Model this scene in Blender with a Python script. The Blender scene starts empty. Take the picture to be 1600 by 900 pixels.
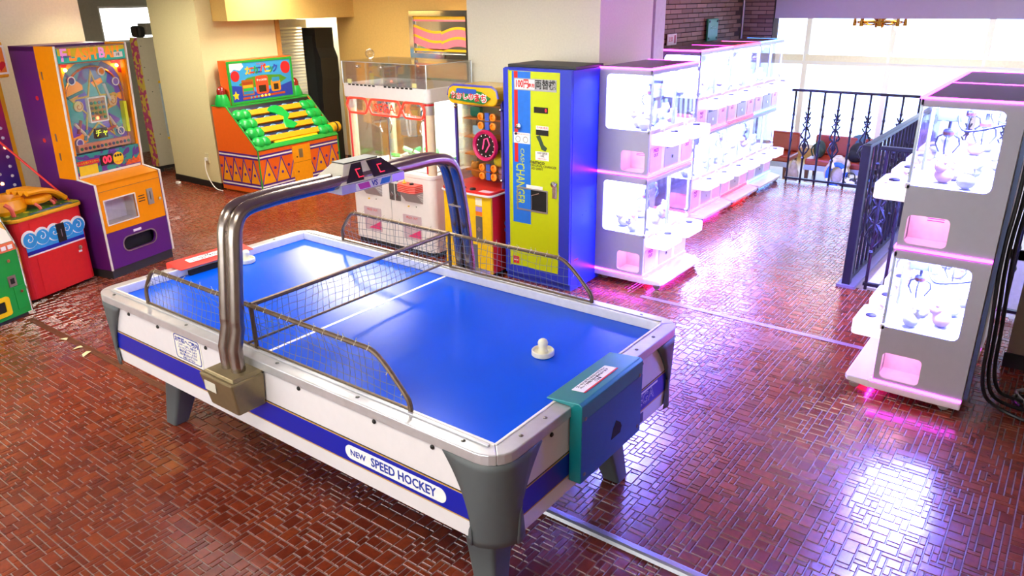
import bpy, bmesh, math, random
import numpy as np
from mathutils import Vector, Matrix, Euler
from mathutils.geometry import tessellate_polygon
random.seed(7)
S = bpy.context.scene
COL = S.collection
PI = math.pi
rad = math.radians

# ---------------------------------------------------------------- camera
cd = bpy.data.cameras.new('camera'); cam = bpy.data.objects.new('camera', cd); COL.objects.link(cam)
cam.location = (2.5254, -2.2222, 2.1258)
cam.rotation_euler = (rad(68.9865), rad(0.6987), rad(36.7793))
cd.sensor_width = 36.0; cd.lens = 1176.05 / 1600 * 36.0; cd.clip_start = .05; cd.clip_end = 200
S.camera = cam

# ---------------------------------------------------------------- world, exposure
S.view_settings.view_transform = 'Standard'; S.view_settings.look = 'None'
S.view_settings.exposure = 0.46; S.view_settings.gamma = 1.0; S.view_settings.use_curve_mapping = False
W = bpy.data.worlds.new('overcast_sky'); S.world = W; W.use_nodes = True
W.node_tree.nodes['Background'].inputs[0].default_value = (.94, .965, 1.0, 1)
W.node_tree.nodes['Background'].inputs[1].default_value = 6.0
S.cycles.max_bounces = 7; S.cycles.diffuse_bounces = 4; S.cycles.glossy_bounces = 3
S.cycles.transparent_max_bounces = 14; S.cycles.transmission_bounces = 4
S.cycles.sample_clamp_indirect = 4.0; S.cycles.caustics_reflective = False; S.cycles.caustics_refractive = False

def area_light(name, loc, rot, sx, sy, power, color, spread=180):
    l = bpy.data.lights.new(name, 'AREA'); l.shape = 'RECTANGLE'; l.size = sx; l.size_y = sy
    l.energy = power; l.color = color; l.spread = rad(spread)
    o = bpy.data.objects.new(name, l); COL.objects.link(o); o.location = loc; o.rotation_euler = rot
    return o
# the windows are portals for the bright overcast sky outside
def portal(name, loc, rot, sx, sy):
    o = area_light(name, loc, rot, sx, sy, 1, (1, 1, 1)); o.data.cycles.is_portal = True
portal('sky_portal_front', (-1.2, -5.5, 1.53), (rad(90), 0, rad(180)), 6.8, 1.5)
portal('sky_portal_lounge', (.6, 11.04, 1.08), (rad(-90), 0, rad(180)), 8.0, 2.75)
portal('sky_portal_passage', (-9.0, 3.83, 1.86), (0, rad(-90), 0), .5, .92)
def spot_light(name, loc, power, color, size=rad(110)):
    l = bpy.data.lights.new(name, 'SPOT'); l.energy = power; l.color = color; l.spot_size = size; l.spot_blend = .6; l.shadow_soft_size = .05
    o = bpy.data.objects.new(name, l); COL.objects.link(o); o.location = loc
    return o

# ---------------------------------------------------------------- helpers
def srgb(h):
    h = h.lstrip('#'); c = [int(h[i:i+2], 16) / 255 for i in (0, 2, 4)]
    return tuple(x / 12.92 if x <= .04045 else ((x + .055) / 1.055) ** 2.4 for x in c)
MATS = {}
def mat(name, col, rough=.5, metal=0., var=.06, emit=0., emit_col=None, bump=0., scale=30., spec=.5, coat=0., alpha=1.):
    if name in MATS: return MATS[name]
    m = bpy.data.materials.new(name); m.use_nodes = True; nt = m.node_tree; N = nt.nodes; L = nt.links
    p = N['Principled BSDF']; c = srgb(col) if isinstance(col, str) else col
    p.inputs['Roughness'].default_value = rough; p.inputs['Metallic'].default_value = metal
    p.inputs['Specular IOR Level'].default_value = spec; p.inputs['Coat Weight'].default_value = coat; p.inputs['Coat Roughness'].default_value = .08
    tc = N.new('ShaderNodeTexCoord'); nz = N.new('ShaderNodeTexNoise'); nz.inputs['Scale'].default_value = scale; nz.inputs['Detail'].default_value = 3
    L.new(tc.outputs['Object'], nz.inputs['Vector'])
    rp = N.new('ShaderNodeValToRGB'); e = rp.color_ramp.elements
    e[0].position = .3; e[1].position = .7
    e[0].color = tuple(max(0, x * (1 - var)) for x in c) + (1,); e[1].color = tuple(min(1, x * (1 + var * .5)) for x in c) + (1,)
    L.new(nz.outputs['Fac'], rp.inputs['Fac']); L.new(rp.outputs['Color'], p.inputs['Base Color'])
    if bump:
        b = N.new('ShaderNodeBump'); b.inputs['Strength'].default_value = bump; b.inputs['Distance'].default_value = .004
        L.new(nz.outputs['Fac'], b.inputs['Height']); L.new(b.outputs['Normal'], p.inputs['Normal'])
    if emit:
        p.inputs['Emission Strength'].default_value = emit
        ec = emit_col or col; p.inputs['Emission Color'].default_value = (srgb(ec) if isinstance(ec, str) else ec) + (1,)
    MATS[name] = m; return m
def glass_mat(name, tint=(1, 1, 1), refl=.10, rough=.03):
    """thin pane: straight-through view plus a weak mirror layer"""
    m = bpy.data.materials.new(name); m.use_nodes = True; nt = m.node_tree; N = nt.nodes; L = nt.links
    for n in list(N):
        if n.type == 'BSDF_PRINCIPLED': N.remove(n)
    t = N.new('ShaderNodeBsdfTransparent'); t.inputs[0].default_value = tint + (1,)
    g = N.new('ShaderNodeBsdfGlossy'); g.inputs['Roughness'].default_value = rough
    fr = N.new('ShaderNodeFresnel'); fr.inputs[0].default_value = 1.45
    mx = N.new('ShaderNodeMath'); mx.operation = 'MULTIPLY_ADD'; mx.inputs[1].default_value = .45; mx.inputs[2].default_value = refl * .15
    mix = N.new('ShaderNodeMixShader'); L.new(fr.outputs[0], mx.inputs[0]); L.new(mx.outputs[0], mix.inputs[0])
    L.new(t.outputs[0], mix.inputs[1]); L.new(g.outputs[0], mix.inputs[2]); L.new(mix.outputs[0], N['Material Output'].inputs[0])
    MATS[name] = m; return m

class B:
    """collects shapes, then becomes ONE mesh object"""
    def __init__(s): s.v = []; s.f = []
    def add(s, vs, fs):
        o = len(s.v); s.v += [tuple(p) for p in vs]; s.f += [tuple(i + o for i in f) for f in fs]; return s
    def box(s, x0, x1, y0, y1, z0, z1):
        vs = [(x, y, z) for z in (z0, z1) for y in (y0, y1) for x in (x0, x1)]
        return s.add(vs, [(0, 2, 3, 1), (4, 5, 7, 6), (0, 1, 5, 4), (2, 6, 7, 3), (0, 4, 6, 2), (1, 3, 7, 5)])
    def _m(s, axis, p, d):
        return {'y': (p[0], d, p[1]), 'x': (d, p[0], p[1]), 'z': (p[0], p[1], d)}[axis]
    def prism(s, poly, axis, a, b):
        n = len(poly); vs = [s._m(axis, p, a) for p in poly] + [s._m(axis, p, b) for p in poly]
        return s.add(vs, [tuple(range(n)), tuple(range(2 * n - 1, n - 1, -1))] + [(i, (i + 1) % n, (i + 1) % n + n, i + n) for i in range(n)])
    def plate(s, outer, holes, axis, a, b):
        loops = [outer] + list(holes); flat = [p for l in loops for p in l]; n = len(flat)
        tris = tessellate_polygon([[Vector((p[0], p[1], 0)) for p in l] for l in loops])
        vs = [s._m(axis, p, a) for p in flat] + [s._m(axis, p, b) for p in flat]
        fs = [tuple(t) for t in tris] + [tuple(i + n for i in reversed(t)) for t in tris]
        o = 0
        for l in loops:
            k = len(l); fs += [(o + i, o + (i + 1) % k, o + (i + 1) % k + n, o + i + n) for i in range(k)]; o += k
        return s.add(vs, fs)
    def tube(s, path, r, n=8, closed=False, caps=True):
        P = [Vector(p) for p in path]; k = len(P); rs = r if isinstance(r, (list, tuple)) else [r] * k
        T = []
        for i in range(k):
            if closed: t = P[(i + 1) % k] - P[i - 1]
            else: t = P[min(i + 1, k - 1)] - P[max(i - 1, 0)]
            T.append(t.normalized() if t.length > 1e-9 else Vector((0, 0, 1)))
        u = T[0].cross(Vector((0, 0, 1))); u = u if u.length > 1e-3 else T[0].cross(Vector((1, 0, 0))); u.normalize()
        vs = []
        for i in range(k):
            u = (u - T[i] * u.dot(T[i])).normalized(); w = T[i].cross(u)
            vs += [P[i] + (u * math.cos(2 * PI * j / n) + w * math.sin(2 * PI * j / n)) * rs[i] for j in range(n)]
        fs = []
        for i in range(k if closed else k - 1):
            a = i * n; b = ((i + 1) % k) * n
            fs += [(a + j, a + (j + 1) % n, b + (j + 1) % n, b + j) for j in range(n)]
        if caps and not closed: fs += [tuple(range(n)), tuple(range((k - 1) * n, k * n))]
        return s.add(vs, fs)
    def lathe(s, prof, n=20, c=(0, 0, 0), axis='z'):
        vs = []
        for r, h in prof:
            for j in range(n):
                a = 2 * PI * j / n; q = (r * math.cos(a), r * math.sin(a))
                q = {'z': (q[0], q[1], h), 'y': (q[0], h, q[1]), 'x': (h, q[0], q[1])}[axis]
                vs.append((c[0] + q[0], c[1] + q[1], c[2] + q[2]))
        k = len(prof); fs = [(i * n + j, i * n + (j + 1) % n, (i + 1) * n + (j + 1) % n, (i + 1) * n + j) for i in range(k - 1) for j in range(n)]
        fs += [tuple(range(n)), tuple(range((k - 1) * n, k * n))]
        return s.add(vs, fs)
    def cyl(s, c, r, h, axis='z', n=16): return s.lathe([(r, 0), (r, h)], n, c, axis)
    def ball(s, c, r, nu=12, nv=8):
        r = r if isinstance(r, (tuple, list)) else (r, r, r); vs = []
        for i in range(1, nv):
            t = PI * i / nv
            vs += [(c[0] + r[0] * math.sin(t) * math.cos(2 * PI * j / nu), c[1] + r[1] * math.sin(t) * math.sin(2 * PI * j / nu), c[2] + r[2] * math.cos(t)) for j in range(nu)]
        k = nv - 1; fs = [(i * nu + j, i * nu + (j + 1) % nu, (i + 1) * nu + (j + 1) % nu, (i + 1) * nu + j) for i in range(k - 1) for j in range(nu)]
        vs += [(c[0], c[1], c[2] + r[2]), (c[0], c[1], c[2] - r[2])]; t = k * nu
        fs += [(t, (j + 1) % nu, j) for j in range(nu)] + [(t + 1, (k - 1) * nu + j, (k - 1) * nu + (j + 1) % nu) for j in range(nu)]
        return s.add(vs, fs)
    def hull(s, bot, top):
        n = len(bot); return s.add(list(bot) + list(top), [tuple(range(n)), tuple(range(2 * n - 1, n - 1, -1))] + [(i, (i + 1) % n, (i + 1) % n + n, i + n) for i in range(n)])
    def grid(s, rows):
        k = len(rows); n = len(rows[0]); vs = [p for r in rows for p in r]
        return s.add(vs, [(i * n + j, i * n + j + 1, (i + 1) * n + j + 1, (i + 1) * n + j) for i in range(k - 1) for j in range(n - 1)])
    def xf(s, M, start=0):
        s.v[start:] = [tuple(M @ Vector(p)) for p in s.v[start:]]; return s
    def mesh(s, name, smooth=False):
        me = bpy.data.meshes.new(name); me.from_pydata(s.v, [], s.f); bm = bmesh.new(); bm.from_mesh(me)
        bmesh.ops.recalc_face_normals(bm, faces=bm.faces); bm.to_mesh(me); bm.free()
        if smooth:
            me.polygons.foreach_set('use_smooth', [True] * len(me.polygons)); me.set_sharp_from_angle(angle=rad(38))
        me.update(); return me
    def build(s, name, m, parent=None, bevel=0., smooth=False, loc=None, rot=None, label=None, kind=None, thick=0.):
        me = s.mesh(name, smooth); return link(name, me, m, parent, bevel, loc, rot, label, kind, thick)
def link(name, me, m, parent=None, bevel=0., loc=None, rot=None, label=None, kind=None, thick=0.):
    o = bpy.data.objects.new(name, me); COL.objects.link(o)
    if m is not None and not me.materials: me.materials.append(m)
    if parent is not None: o.parent = parent
    if loc: o.location = loc
    if rot: o.rotation_euler = rot
    if thick:
        md = o.modifiers.new('thickness', 'SOLIDIFY'); md.thickness = thick; md.offset = 0
    if bevel:
        md = o.modifiers.new('bevel', 'BEVEL'); md.width = bevel; md.segments = 2; md.limit_method = 'ANGLE'; md.angle_limit = rad(40)
    if label: o['label'] = label
    if kind: o['kind'] = kind
    return o
def tag(o, label, cat, group=None):
    o['label'] = label; o['category'] = cat
    if group: o['group'] = group
    return o
def thing(name, label, cat, loc=(0, 0, 0), rz=0., group=None):
    o = bpy.data.objects.new(name, None); COL.objects.link(o); o.empty_display_size = .1
    o.location = loc; o.rotation_euler = (0, 0, rad(rz)); return tag(o, label, cat, group)
def struct(o): o['kind'] = 'structure'; return o
def rrect(x0, x1, y0, y1, r, n=4):
    p = []
    for cx, cy, a0 in ((x1 - r, y0 + r, -90), (x1 - r, y1 - r, 0), (x0 + r, y1 - r, 90), (x0 + r, y0 + r, 180)):
        p += [(cx + r * math.cos(rad(a0 + 90 * i / n)), cy + r * math.sin(rad(a0 + 90 * i / n))) for i in range(n + 1)]
    return p
def circ(cx, cy, r, n=14, ry=None): return [(cx + r * math.cos(2 * PI * i / n), cy + (ry or r) * math.sin(2 * PI * i / n)) for i in range(n)]
def arc(c, r, a0, a1, n, f): return [f(c[0] + r * math.cos(rad(a0 + (a1 - a0) * i / n)), c[1] + r * math.sin(rad(a0 + (a1 - a0) * i / n))) for i in range(n + 1)]
def smooth_path(pts, it=2):
    P = [Vector(p) for p in pts]
    for _ in range(it):
        q = [P[0]]
        for a, b in zip(P, P[1:]): q += [a * .75 + b * .25, a * .25 + b * .75]
        P = q + [P[-1]]
    return P
def text(s, size, m, parent, loc, rot=(90, 0, 0), name='lettering', bold=0., sx=1., ext=.0006, align='CENTER', label=None, spacing=1., shear=0.):
    c = bpy.data.curves.new('text', 'FONT'); c.body = s; c.size = size; c.align_x = align; c.align_y = 'CENTER'; c.extrude = ext
    c.offset = bold * size; c.resolution_u = 2; c.space_character = spacing; c.shear = shear
    t = bpy.data.objects.new('text', c); COL.objects.link(t)
    bpy.context.view_layer.update()
    me = bpy.data.meshes.new_from_object(t.evaluated_get(bpy.context.evaluated_depsgraph_get()))
    bpy.data.objects.remove(t); bpy.data.curves.remove(c)
    me.name = name; me.transform(Matrix.Diagonal((sx, 1, 1, 1))); me.materials.clear()
    return link(name, me, m, parent, loc=loc, rot=tuple(rad(a) for a in rot), label=label)
def tex_mat(name, cols, scale=8., rough=.35, kind='voronoi', distort=0., emit=0., coords='Object', stretch=(1, 1, 1)):
    """multi-coloured print: a procedural pattern through a stepped colour ramp"""
    m = bpy.data.materials.new(name); m.use_nodes = True; nt = m.node_tree; N = nt.nodes; L = nt.links; p = N['Principled BSDF']
    p.inputs['Roughness'].default_value = rough
    tc = N.new('ShaderNodeTexCoord'); mp = N.new('ShaderNodeMapping'); mp.inputs['Scale'].default_value = stretch; L.new(tc.outputs[coords], mp.inputs[0])
    if kind == 'voronoi':
        t = N.new('ShaderNodeTexVoronoi'); t.inputs['Scale'].default_value = scale; sep = N.new('ShaderNodeSeparateColor'); L.new(t.outputs['Color'], sep.inputs[0]); fac = sep.outputs[0]
    elif kind == 'wave':
        t = N.new('ShaderNodeTexWave'); t.inputs['Scale'].default_value = scale; t.inputs['Distortion'].default_value = distort; fac = t.outputs['Fac']
    else:
        t = N.new('ShaderNodeTexNoise'); t.inputs['Scale'].default_value = scale; t.inputs['Detail'].default_value = 2; fac = t.outputs['Fac']; t.inputs['Distortion'].default_value = distort
    L.new(mp.outputs[0], t.inputs['Vector'])
    r = N.new('ShaderNodeValToRGB'); r.color_ramp.interpolation = 'CONSTANT'; el = r.color_ramp.elements
    lo, hi = (.0, 1.) if kind != 'noise' else (.3, .7)
    for i, c in enumerate(cols):
        e = el[i] if i < 2 else el.new(.5)
        e.position = lo + (hi - lo) * i / len(cols) if i else 0.
    for i, c in enumerate(cols): el[i].color = srgb(c) + (1,)
    L.new(fac, r.inputs[0]); L.new(r.outputs[0], p.inputs['Base Color'])
    if emit: L.new(r.outputs[0], p.inputs['Emission Color']); p.inputs['Emission Strength'].default_value = emit
    MATS[name] = m; return m

# ---------------------------------------------------------------- base materials
cream = mat('cream_wall_paint', '#ddd2a4', .75, var=.04, bump=.05, scale=90)
white_wall = mat('pale_wall_paint', '#f0edd8', .75, var=.04, scale=60)
tan = mat('tan_wall_paint', '#cfab62', .75, var=.05, scale=50)
grey_wall = mat('grey_wall_paint', '#b9b8a8', .8)
brown_wall = mat('brown_wall_paint', '#8d8069', .8)
soffit_m = mat('soffit_paint', '#c9c5d2', .6, var=.02)
blackm = mat('black_paint', '#141414', .5)
darkgrey = mat('charcoal_plastic', '#2c2d2f', .55)
steel = mat('brushed_steel', '#b9bcc2', .32, 1.)
chrome = mat('chrome', '#d8dade', .12, 1.)
white_pl = mat('white_plastic', '#eceaea', .35)
red_pl = mat('red_plastic', '#d8201c', .35)
yellow_pl = mat('yellow_plastic', '#f2c60e', .4)
green_pl = mat('green_plastic', '#1f9a3a', .35)
red_led = mat('red_led', '#ff2a3a', .4, emit=2.2, emit_col='#ff2038')
hole_m = mat('dark_recess', '#0a0a0b', .8)
screw_m = mat('screw_steel', '#8d8d88', .35, 1.)
clear = glass_mat('clear_pane')
acrylic = glass_mat('clear_acrylic', (.97, .97, .97), refl=.3)

# ---------------------------------------------------------------- floor: slab + tiles
def tile_material(per_object):
    m = bpy.data.materials.new('red_clay_tile'); m.use_nodes = True; N = m.node_tree.nodes; L = m.node_tree.links; p = N['Principled BSDF']
    tc = N.new('ShaderNodeTexCoord'); geo = N.new('ShaderNodeNewGeometry'); oi = N.new('ShaderNodeObjectInfo')
    rp = N.new('ShaderNodeValToRGB'); el = rp.color_ramp.elements
    el[0].position = 0; el[1].position = 1; el[0].color = srgb('#6a2716') + (1,); el[1].color = srgb('#8c3d20') + (1,)
    e = el.new(.5); e.color = srgb('#7b301b') + (1,)
    L.new((oi.outputs['Random'] if per_object else geo.outputs['Random Per Island']), rp.inputs[0])
    nz = N.new('ShaderNodeTexNoise'); nz.inputs['Scale'].default_value = 38; nz.inputs['Detail'].default_value = 6; nz.inputs['Roughness'].default_value = .7
    L.new(geo.outputs['Position'], nz.inputs['Vector'])
    r2 = N.new('ShaderNodeValToRGB'); r2.color_ramp.elements[0].position = .35; r2.color_ramp.elements[1].position = .72
    r2.color_ramp.elements[0].color = (.75, .75, .75, 1); r2.color_ramp.elements[1].color = (1.25, 1.2, 1.15, 1)
    L.new(nz.outputs['Fac'], r2.inputs[0])
    mx = N.new('ShaderNodeMix'); mx.data_type = 'RGBA'; mx.blend_type = 'MULTIPLY'; mx.inputs[0].default_value = 1
    L.new(rp.outputs[0], mx.inputs[6]); L.new(r2.outputs[0], mx.inputs[7]); L.new(mx.outputs[2], p.inputs['Base Color'])
    # worn gloss: polished patches and scuffed ones
    n3 = N.new('ShaderNodeTexNoise'); n3.inputs['Scale'].default_value = 1.3; n3.inputs['Detail'].default_value = 3; L.new(geo.outputs['Position'], n3.inputs['Vector'])
    r3 = N.new('ShaderNodeMapRange'); r3.inputs[1].default_value = .35; r3.inputs[2].default_value = .7; r3.inputs[3].default_value = .17; r3.inputs[4].default_value = .30
    L.new(n3.outputs['Fac'], r3.inputs[0]); L.new(r3.outputs[0], p.inputs['Roughness'])
    b = N.new('ShaderNodeBump'); b.inputs['Strength'].default_value = .16; b.inputs['Distance'].default_value = .003
    n4 = N.new('ShaderNodeTexNoise'); n4.inputs['Scale'].default_value = 85; n4.inputs['Detail'].default_value = 3; L.new(geo.outputs['Position'], n4.inputs['Vector'])
    L.new(n4.outputs['Fac'], b.inputs['Height']); L.new(b.outputs['Normal'], p.inputs['Normal'])
    p.inputs['Specular IOR Level'].default_value = 1.0
    return m
grout = mat('tile_grout', '#97867f', .28, var=.2, scale=60)  # lightened so the joints stand in for glints on the tile edges
fb = B()
for (x0, x1, y0, y1) in ((-9.5, 4.6, -5.6, 3.80), (-9.5, 1.42, 3.80, 7.14)):
    fb.box(x0, x1, y0, y1, -.12, -.004)
floor = struct(fb.build('floor', grout))
U = .0275; PN = 48
def tile_patch():
    occ = np.zeros((PN, PN), bool); out = []; rnd = random.Random(11)
    kinds = [(3, 2)] * 6 + [(2, 3)] * 3 + [(2, 2)] * 3 + [(2, 1)] * 5 + [(1, 2)] * 4 + [(3, 1)] * 4 + [(4, 2)] * 2 + [(1, 3)] * 2
    for j in range(PN):
        for i in range(PN):
            if occ[i, j]: continue
            ks = kinds[:]; rnd.shuffle(ks)
            for (a, b) in ks + [(1, 1)]:
                ii = [(i + q) % PN for q in range(a)]; jj = [(j + q) % PN for q in range(b)]
                if not occ[np.ix_(ii, jj)].any():
                    occ[np.ix_(ii, jj)] = True; out.append((i, j, a, b)); break
    return out
PATCH = np.array(tile_patch(), float) * U
def tile_list():
    Pz = PN * U; rows = []
    for gx in range(-7, 4):
        for gy in range(-3, 6):
            q = PATCH.copy(); q[:, 0] += gx * Pz; q[:, 1] += gy * Pz; rows.append(q)
    T = np.concatenate(rows); cx = T[:, 0] + T[:, 2] / 2; cy = T[:, 1] + T[:, 3] / 2
    keep = (cy < 3.74) | ((cx < 1.36) & (cy < 7.08))
    R = np.array(cam.rotation_euler.to_matrix()); d = np.stack([cx - cam.location.x, cy - cam.location.y, np.full_like(cx, -cam.location.z)], 1) @ R
    px = 800 + 1176.05 * d[:, 0] / -d[:, 2]; py = 450 - 1176.05 * d[:, 1] / -d[:, 2]
    keep &= (cx > -8.9) & (cx < 4.5)
    T = T[keep]; px = px[keep]; py = py[keep]; dist = np.linalg.norm(d[keep], axis=1)
    inframe = (d[keep][:, 2] < -.1) & (px > 4) & (px < 1596) & (py > 4) & (py < 896); cx = T[:, 0] + T[:, 2] / 2; cy = T[:, 1] + T[:, 3] / 2
    hid = (np.abs(cx) < 1.3) & (np.abs(cy) < .75) | ((px > 190) & (px < 800) & (py < 600 + (px - 190) * .5)) | ((px > 730) & (px < 800)) | ((cx > 1.0) & (cx < 2.6) & (np.abs(cy - .065) < .06))
    size = T[:, 2] * T[:, 3] / dist ** 3
    size[~inframe | hid] = 0
    order = np.argsort(-size); return T[order[:300]], T[order[300:]]
near, rest = tile_list()
def tile_verts(T, g=.0018, c=.0028):
    x0, y0 = T[:, 0] + g, T[:, 1] + g; x1, y1 = T[:, 0] + T[:, 2] - g, T[:, 1] + T[:, 3] - g; z = np.zeros_like(x0)
    jit = np.random.RandomState(3).uniform(-.0004, .0002, len(T)); tlt = np.random.RandomState(5).uniform(-.00012, .00012, (len(T), 2))
    V = [np.stack([a, b, z - .0045], 1) for a, b in ((x0, y0), (x1, y0), (x1, y1), (x0, y1))]
    V += [np.stack([a, b, z + jit + sa * tlt[:, 0] + sb * tlt[:, 1]], 1) for a, b, sa, sb in ((x0 + c, y0 + c, -1, -1), (x1 - c, y0 + c, 1, -1), (x1 - c, y1 - c, 1, 1), (x0 + c, y1 - c, -1, 1))]
    return np.stack(V, 1)
TF = np.array([(4, 5, 6, 7), (0, 1, 5, 4), (1, 2, 6, 5), (2, 3, 7, 6), (3, 0, 4, 7)])
V = tile_verts(rest); n = len(V)
me = bpy.data.meshes.new('tiles'); me.vertices.add(n * 8); me.vertices.foreach_set('co', V.reshape(-1).astype(np.float32))
F = (TF[None] + (np.arange(n) * 8)[:, None, None]).reshape(-1, 4)
me.loops.add(F.size); me.loops.foreach_set('vertex_index', F.reshape(-1).astype(np.int32))
me.polygons.add(len(F)); me.polygons.foreach_set('loop_start', (np.arange(len(F)) * 4).astype(np.int32)); me.update(calc_edges=True); me.shade_flat()
link('tiles', me, tile_material(False), floor, kind='stuff')
tile_m = tile_material(True); tcache = {}
for (x, y, a, b) in near:
    k = (round(a / U), round(b / U))
    if k not in tcache:
        vv = tile_verts(np.array([[-a / 2, -b / 2, a, b]]))[0]; m2 = bpy.data.meshes.new('tile'); m2.from_pydata([tuple(p) for p in vv], [], [tuple(f) for f in TF]); m2.update(); tcache[k] = m2
    o = link('tile', tcache[k], tile_m, floor, loc=(x + a / 2, y + b / 2, random.uniform(-.0005, .0003)), rot=(random.uniform(-.003, .003), random.uniform(-.003, .003), 0))

# ---------------------------------------------------------------- shell
CZ = 2.45
def wall(name, m, *boxes): 
    b = B()
    for q in boxes: b.box(*q)
    return struct(b.build(name, m))
wall('ceiling', mat('ceiling_paint', '#c9c5ba', .8), (-9.6, 4.7, -5.7, 11.4, CZ, CZ + .1))
wall('wall_left', white_wall, (-4.85, -4.62, -5.6, 1.09, -.1, CZ))            # cream wall behind the left machines
wall('wall_passage', cream, (-6.72, -5.72, 2.86, 3.06, -.1, CZ), (-5.9, -5.72, 3.06, 3.93, -.1, CZ))
wall('trim_baseboard', blackm, (-6.72, -5.706, 2.846, 2.86, 0, .075), (-5.72, -5.706, 2.86, 3.93, 0, .075))
wall('wall_soffit', tan, (-6.6, -5.43, 3.06, 4.95, 1.93, CZ))
wall('wall_back', tan, (-5.78, -1.5, 4.95, 5.1, -.1, CZ))
wall('trim_back', blackm, (-5.78, -1.9, 4.936, 4.95, 0, .075))
wall('trim_door', mat('door_casing_wood', '#b98a4a', .5), (-5.74, -5.70, 3.90, 3.96, 0, 1.93))
wall('wall_corridor', white_wall, (-6.7, -5.6, 5.2, 5.3, -.1, CZ), (-6.7, -6.6, 4.5, 5.3, -.1, CZ))
wall('wall_far_left', grey_wall, (-9.1, -8.98, -5.6, 3.37, -.1, CZ), (-9.1, -8.98, 4.29, 4.5, -.1, CZ), (-9.1, -8.98, 3.37, 4.29, -.1, 1.6), (-9.1, -8.98, 3.37, 4.29, 2.1, CZ))
wall('wall_far_left_return', grey_wall, (-9.1, -6.6, 4.4, 4.5, -.1, CZ), (-6.7, -6.6, 3.07, 4.4, -.1, CZ))
pl = wall('wall_pillar', white_wall, (-1.86, -.55, 3.0, 3.86, -.1, CZ))
wall('wall_pillar_strip', mat('pale_door_frame', '#dcd6da', .6), (-.75, -.56, 3.93, 4.12, -.1, CZ))
wall('wall_behind_pillar', blackm, (-1.86, -.80, 3.86, 4.2, -.1, CZ))
wall('wall_right', brown_wall, (2.44, 4.7, 2.86, 3.06, -.1, CZ))
wall('trim_right', blackm, (2.43, 4.7, 2.845, 2.86, 0, .09))
wall('wall_side', white_wall, (4.6, 4.75, -5.6, 11.4, -2., CZ))
wall('wall_front', white_wall, (-9.6, 4.7, -5.6, -5.45, -.1, .75), (-9.6, 4.7, -5.6, -5.45, 2.32, CZ), (-9.6, -4.6, -5.6, -5.45, .75, 2.32), (2.2, 4.7, -5.6, -5.45, .75, 2.32))
wall('wall_soffit_lounge', soffit_m, (-.72, 4.7, 7.42, 7.6, 1.868, CZ))
# stairwell and sunken lounge
wall('wall_stairwell', mat('stair_plaster', '#cfcbd2', .7), (1.42, 1.5, 3.80, 7.14, -1.9, -.004), (1.42, 4.6, 3.72, 3.80, -1.9, -.12))
wall('floor_stairwell', mat('stair_stone', '#8a8078', .6), (1.42, 4.7, 3.8, 7.14, -2.0, -1.9))
st = struct(B().box(1.5, 4.6, 7.14, 7.2, -1.9, -.46).build('wall_stair_end', MATS['stair_plaster']))
for k in range(6): B().box(1.5, 2.6, 3.95 + k * .28, 4.23 + k * .28, -1.9, -.25 - k * .19).build('step', MATS['stair_stone'], st)
wood_floor = mat('lounge_floor_vinyl', '#b08a4c', .35, var=.1, scale=8)
wall('floor_lounge', wood_floor, (-3.5, 4.7, 7.14, 11.4, -.56, -.46))
wall('wall_lounge_side', white_wall, (-3.5, -3.4, 7.14, 11.4, -.5, CZ))
# brick wall behind the row of crane cabinets: bricks are pieces, on a mortar core
brick_m = bpy.data.materials.new('brown_brick'); brick_m.use_nodes = True
_N = brick_m.node_tree.nodes; _L = brick_m.node_tree.links; _p = _N['Principled BSDF']; _oi = _N.new('ShaderNodeObjectInfo'); _r = _N.new('ShaderNodeValToRGB')
_r.color_ramp.elements[0].color = srgb('#7d5a4b') + (1,); _r.color_ramp.elements[1].color = srgb('#a98a78') + (1,)
_L.new(_oi.outputs['Random'], _r.inputs[0]); _L.new(_r.outputs[0], _p.inputs['Base Color']); _p.inputs['Roughness'].default_value = .55
mortar = mat('dark_mortar', '#4b3d38', .9)
bw = wall('wall_brick', mortar, (-1.35, -1.115, 4.13, 7.42, -.1, CZ), (-1.35, -.73, 7.42, 7.62, -.1, CZ))
bh, bl = .048, .27
mk = B().box(-.012, 0, 0, bl - .008, 0, bh - .009).mesh('brick'); mk2 = B().box(0, bl - .008, 0, .012, 0, bh - .009).mesh('brick')
for r in range(19):
    z = 1.53 + r * bh; y = 4.95 + (r * .105) % bl
    while y < 7.12:
        link('brick', mk, brick_m, bw, loc=(-1.103, y, z)); y += bl
mk3 = B().box(0, .178, 0, .012, 0, bh - .009).mesh('brick'); mk4 = B().box(0, .085, 0, .012, 0, bh - .009).mesh('brick')
for r in range(19):
    z = 1.53 + r * bh
    for x, mm in ((-1.10, mk3), (-.915, mk3)) if r % 2 else ((-1.10, mk4), (-1.008, mk3), (-.823, mk4)): link('brick', mm, brick_m, bw, loc=(x, 7.408, z))
struct(B().tube([(-1.10, 7.38, 1.4), (-1.10, 7.38, CZ)], .018, 8).build('trim_pipe', steel))

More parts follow.
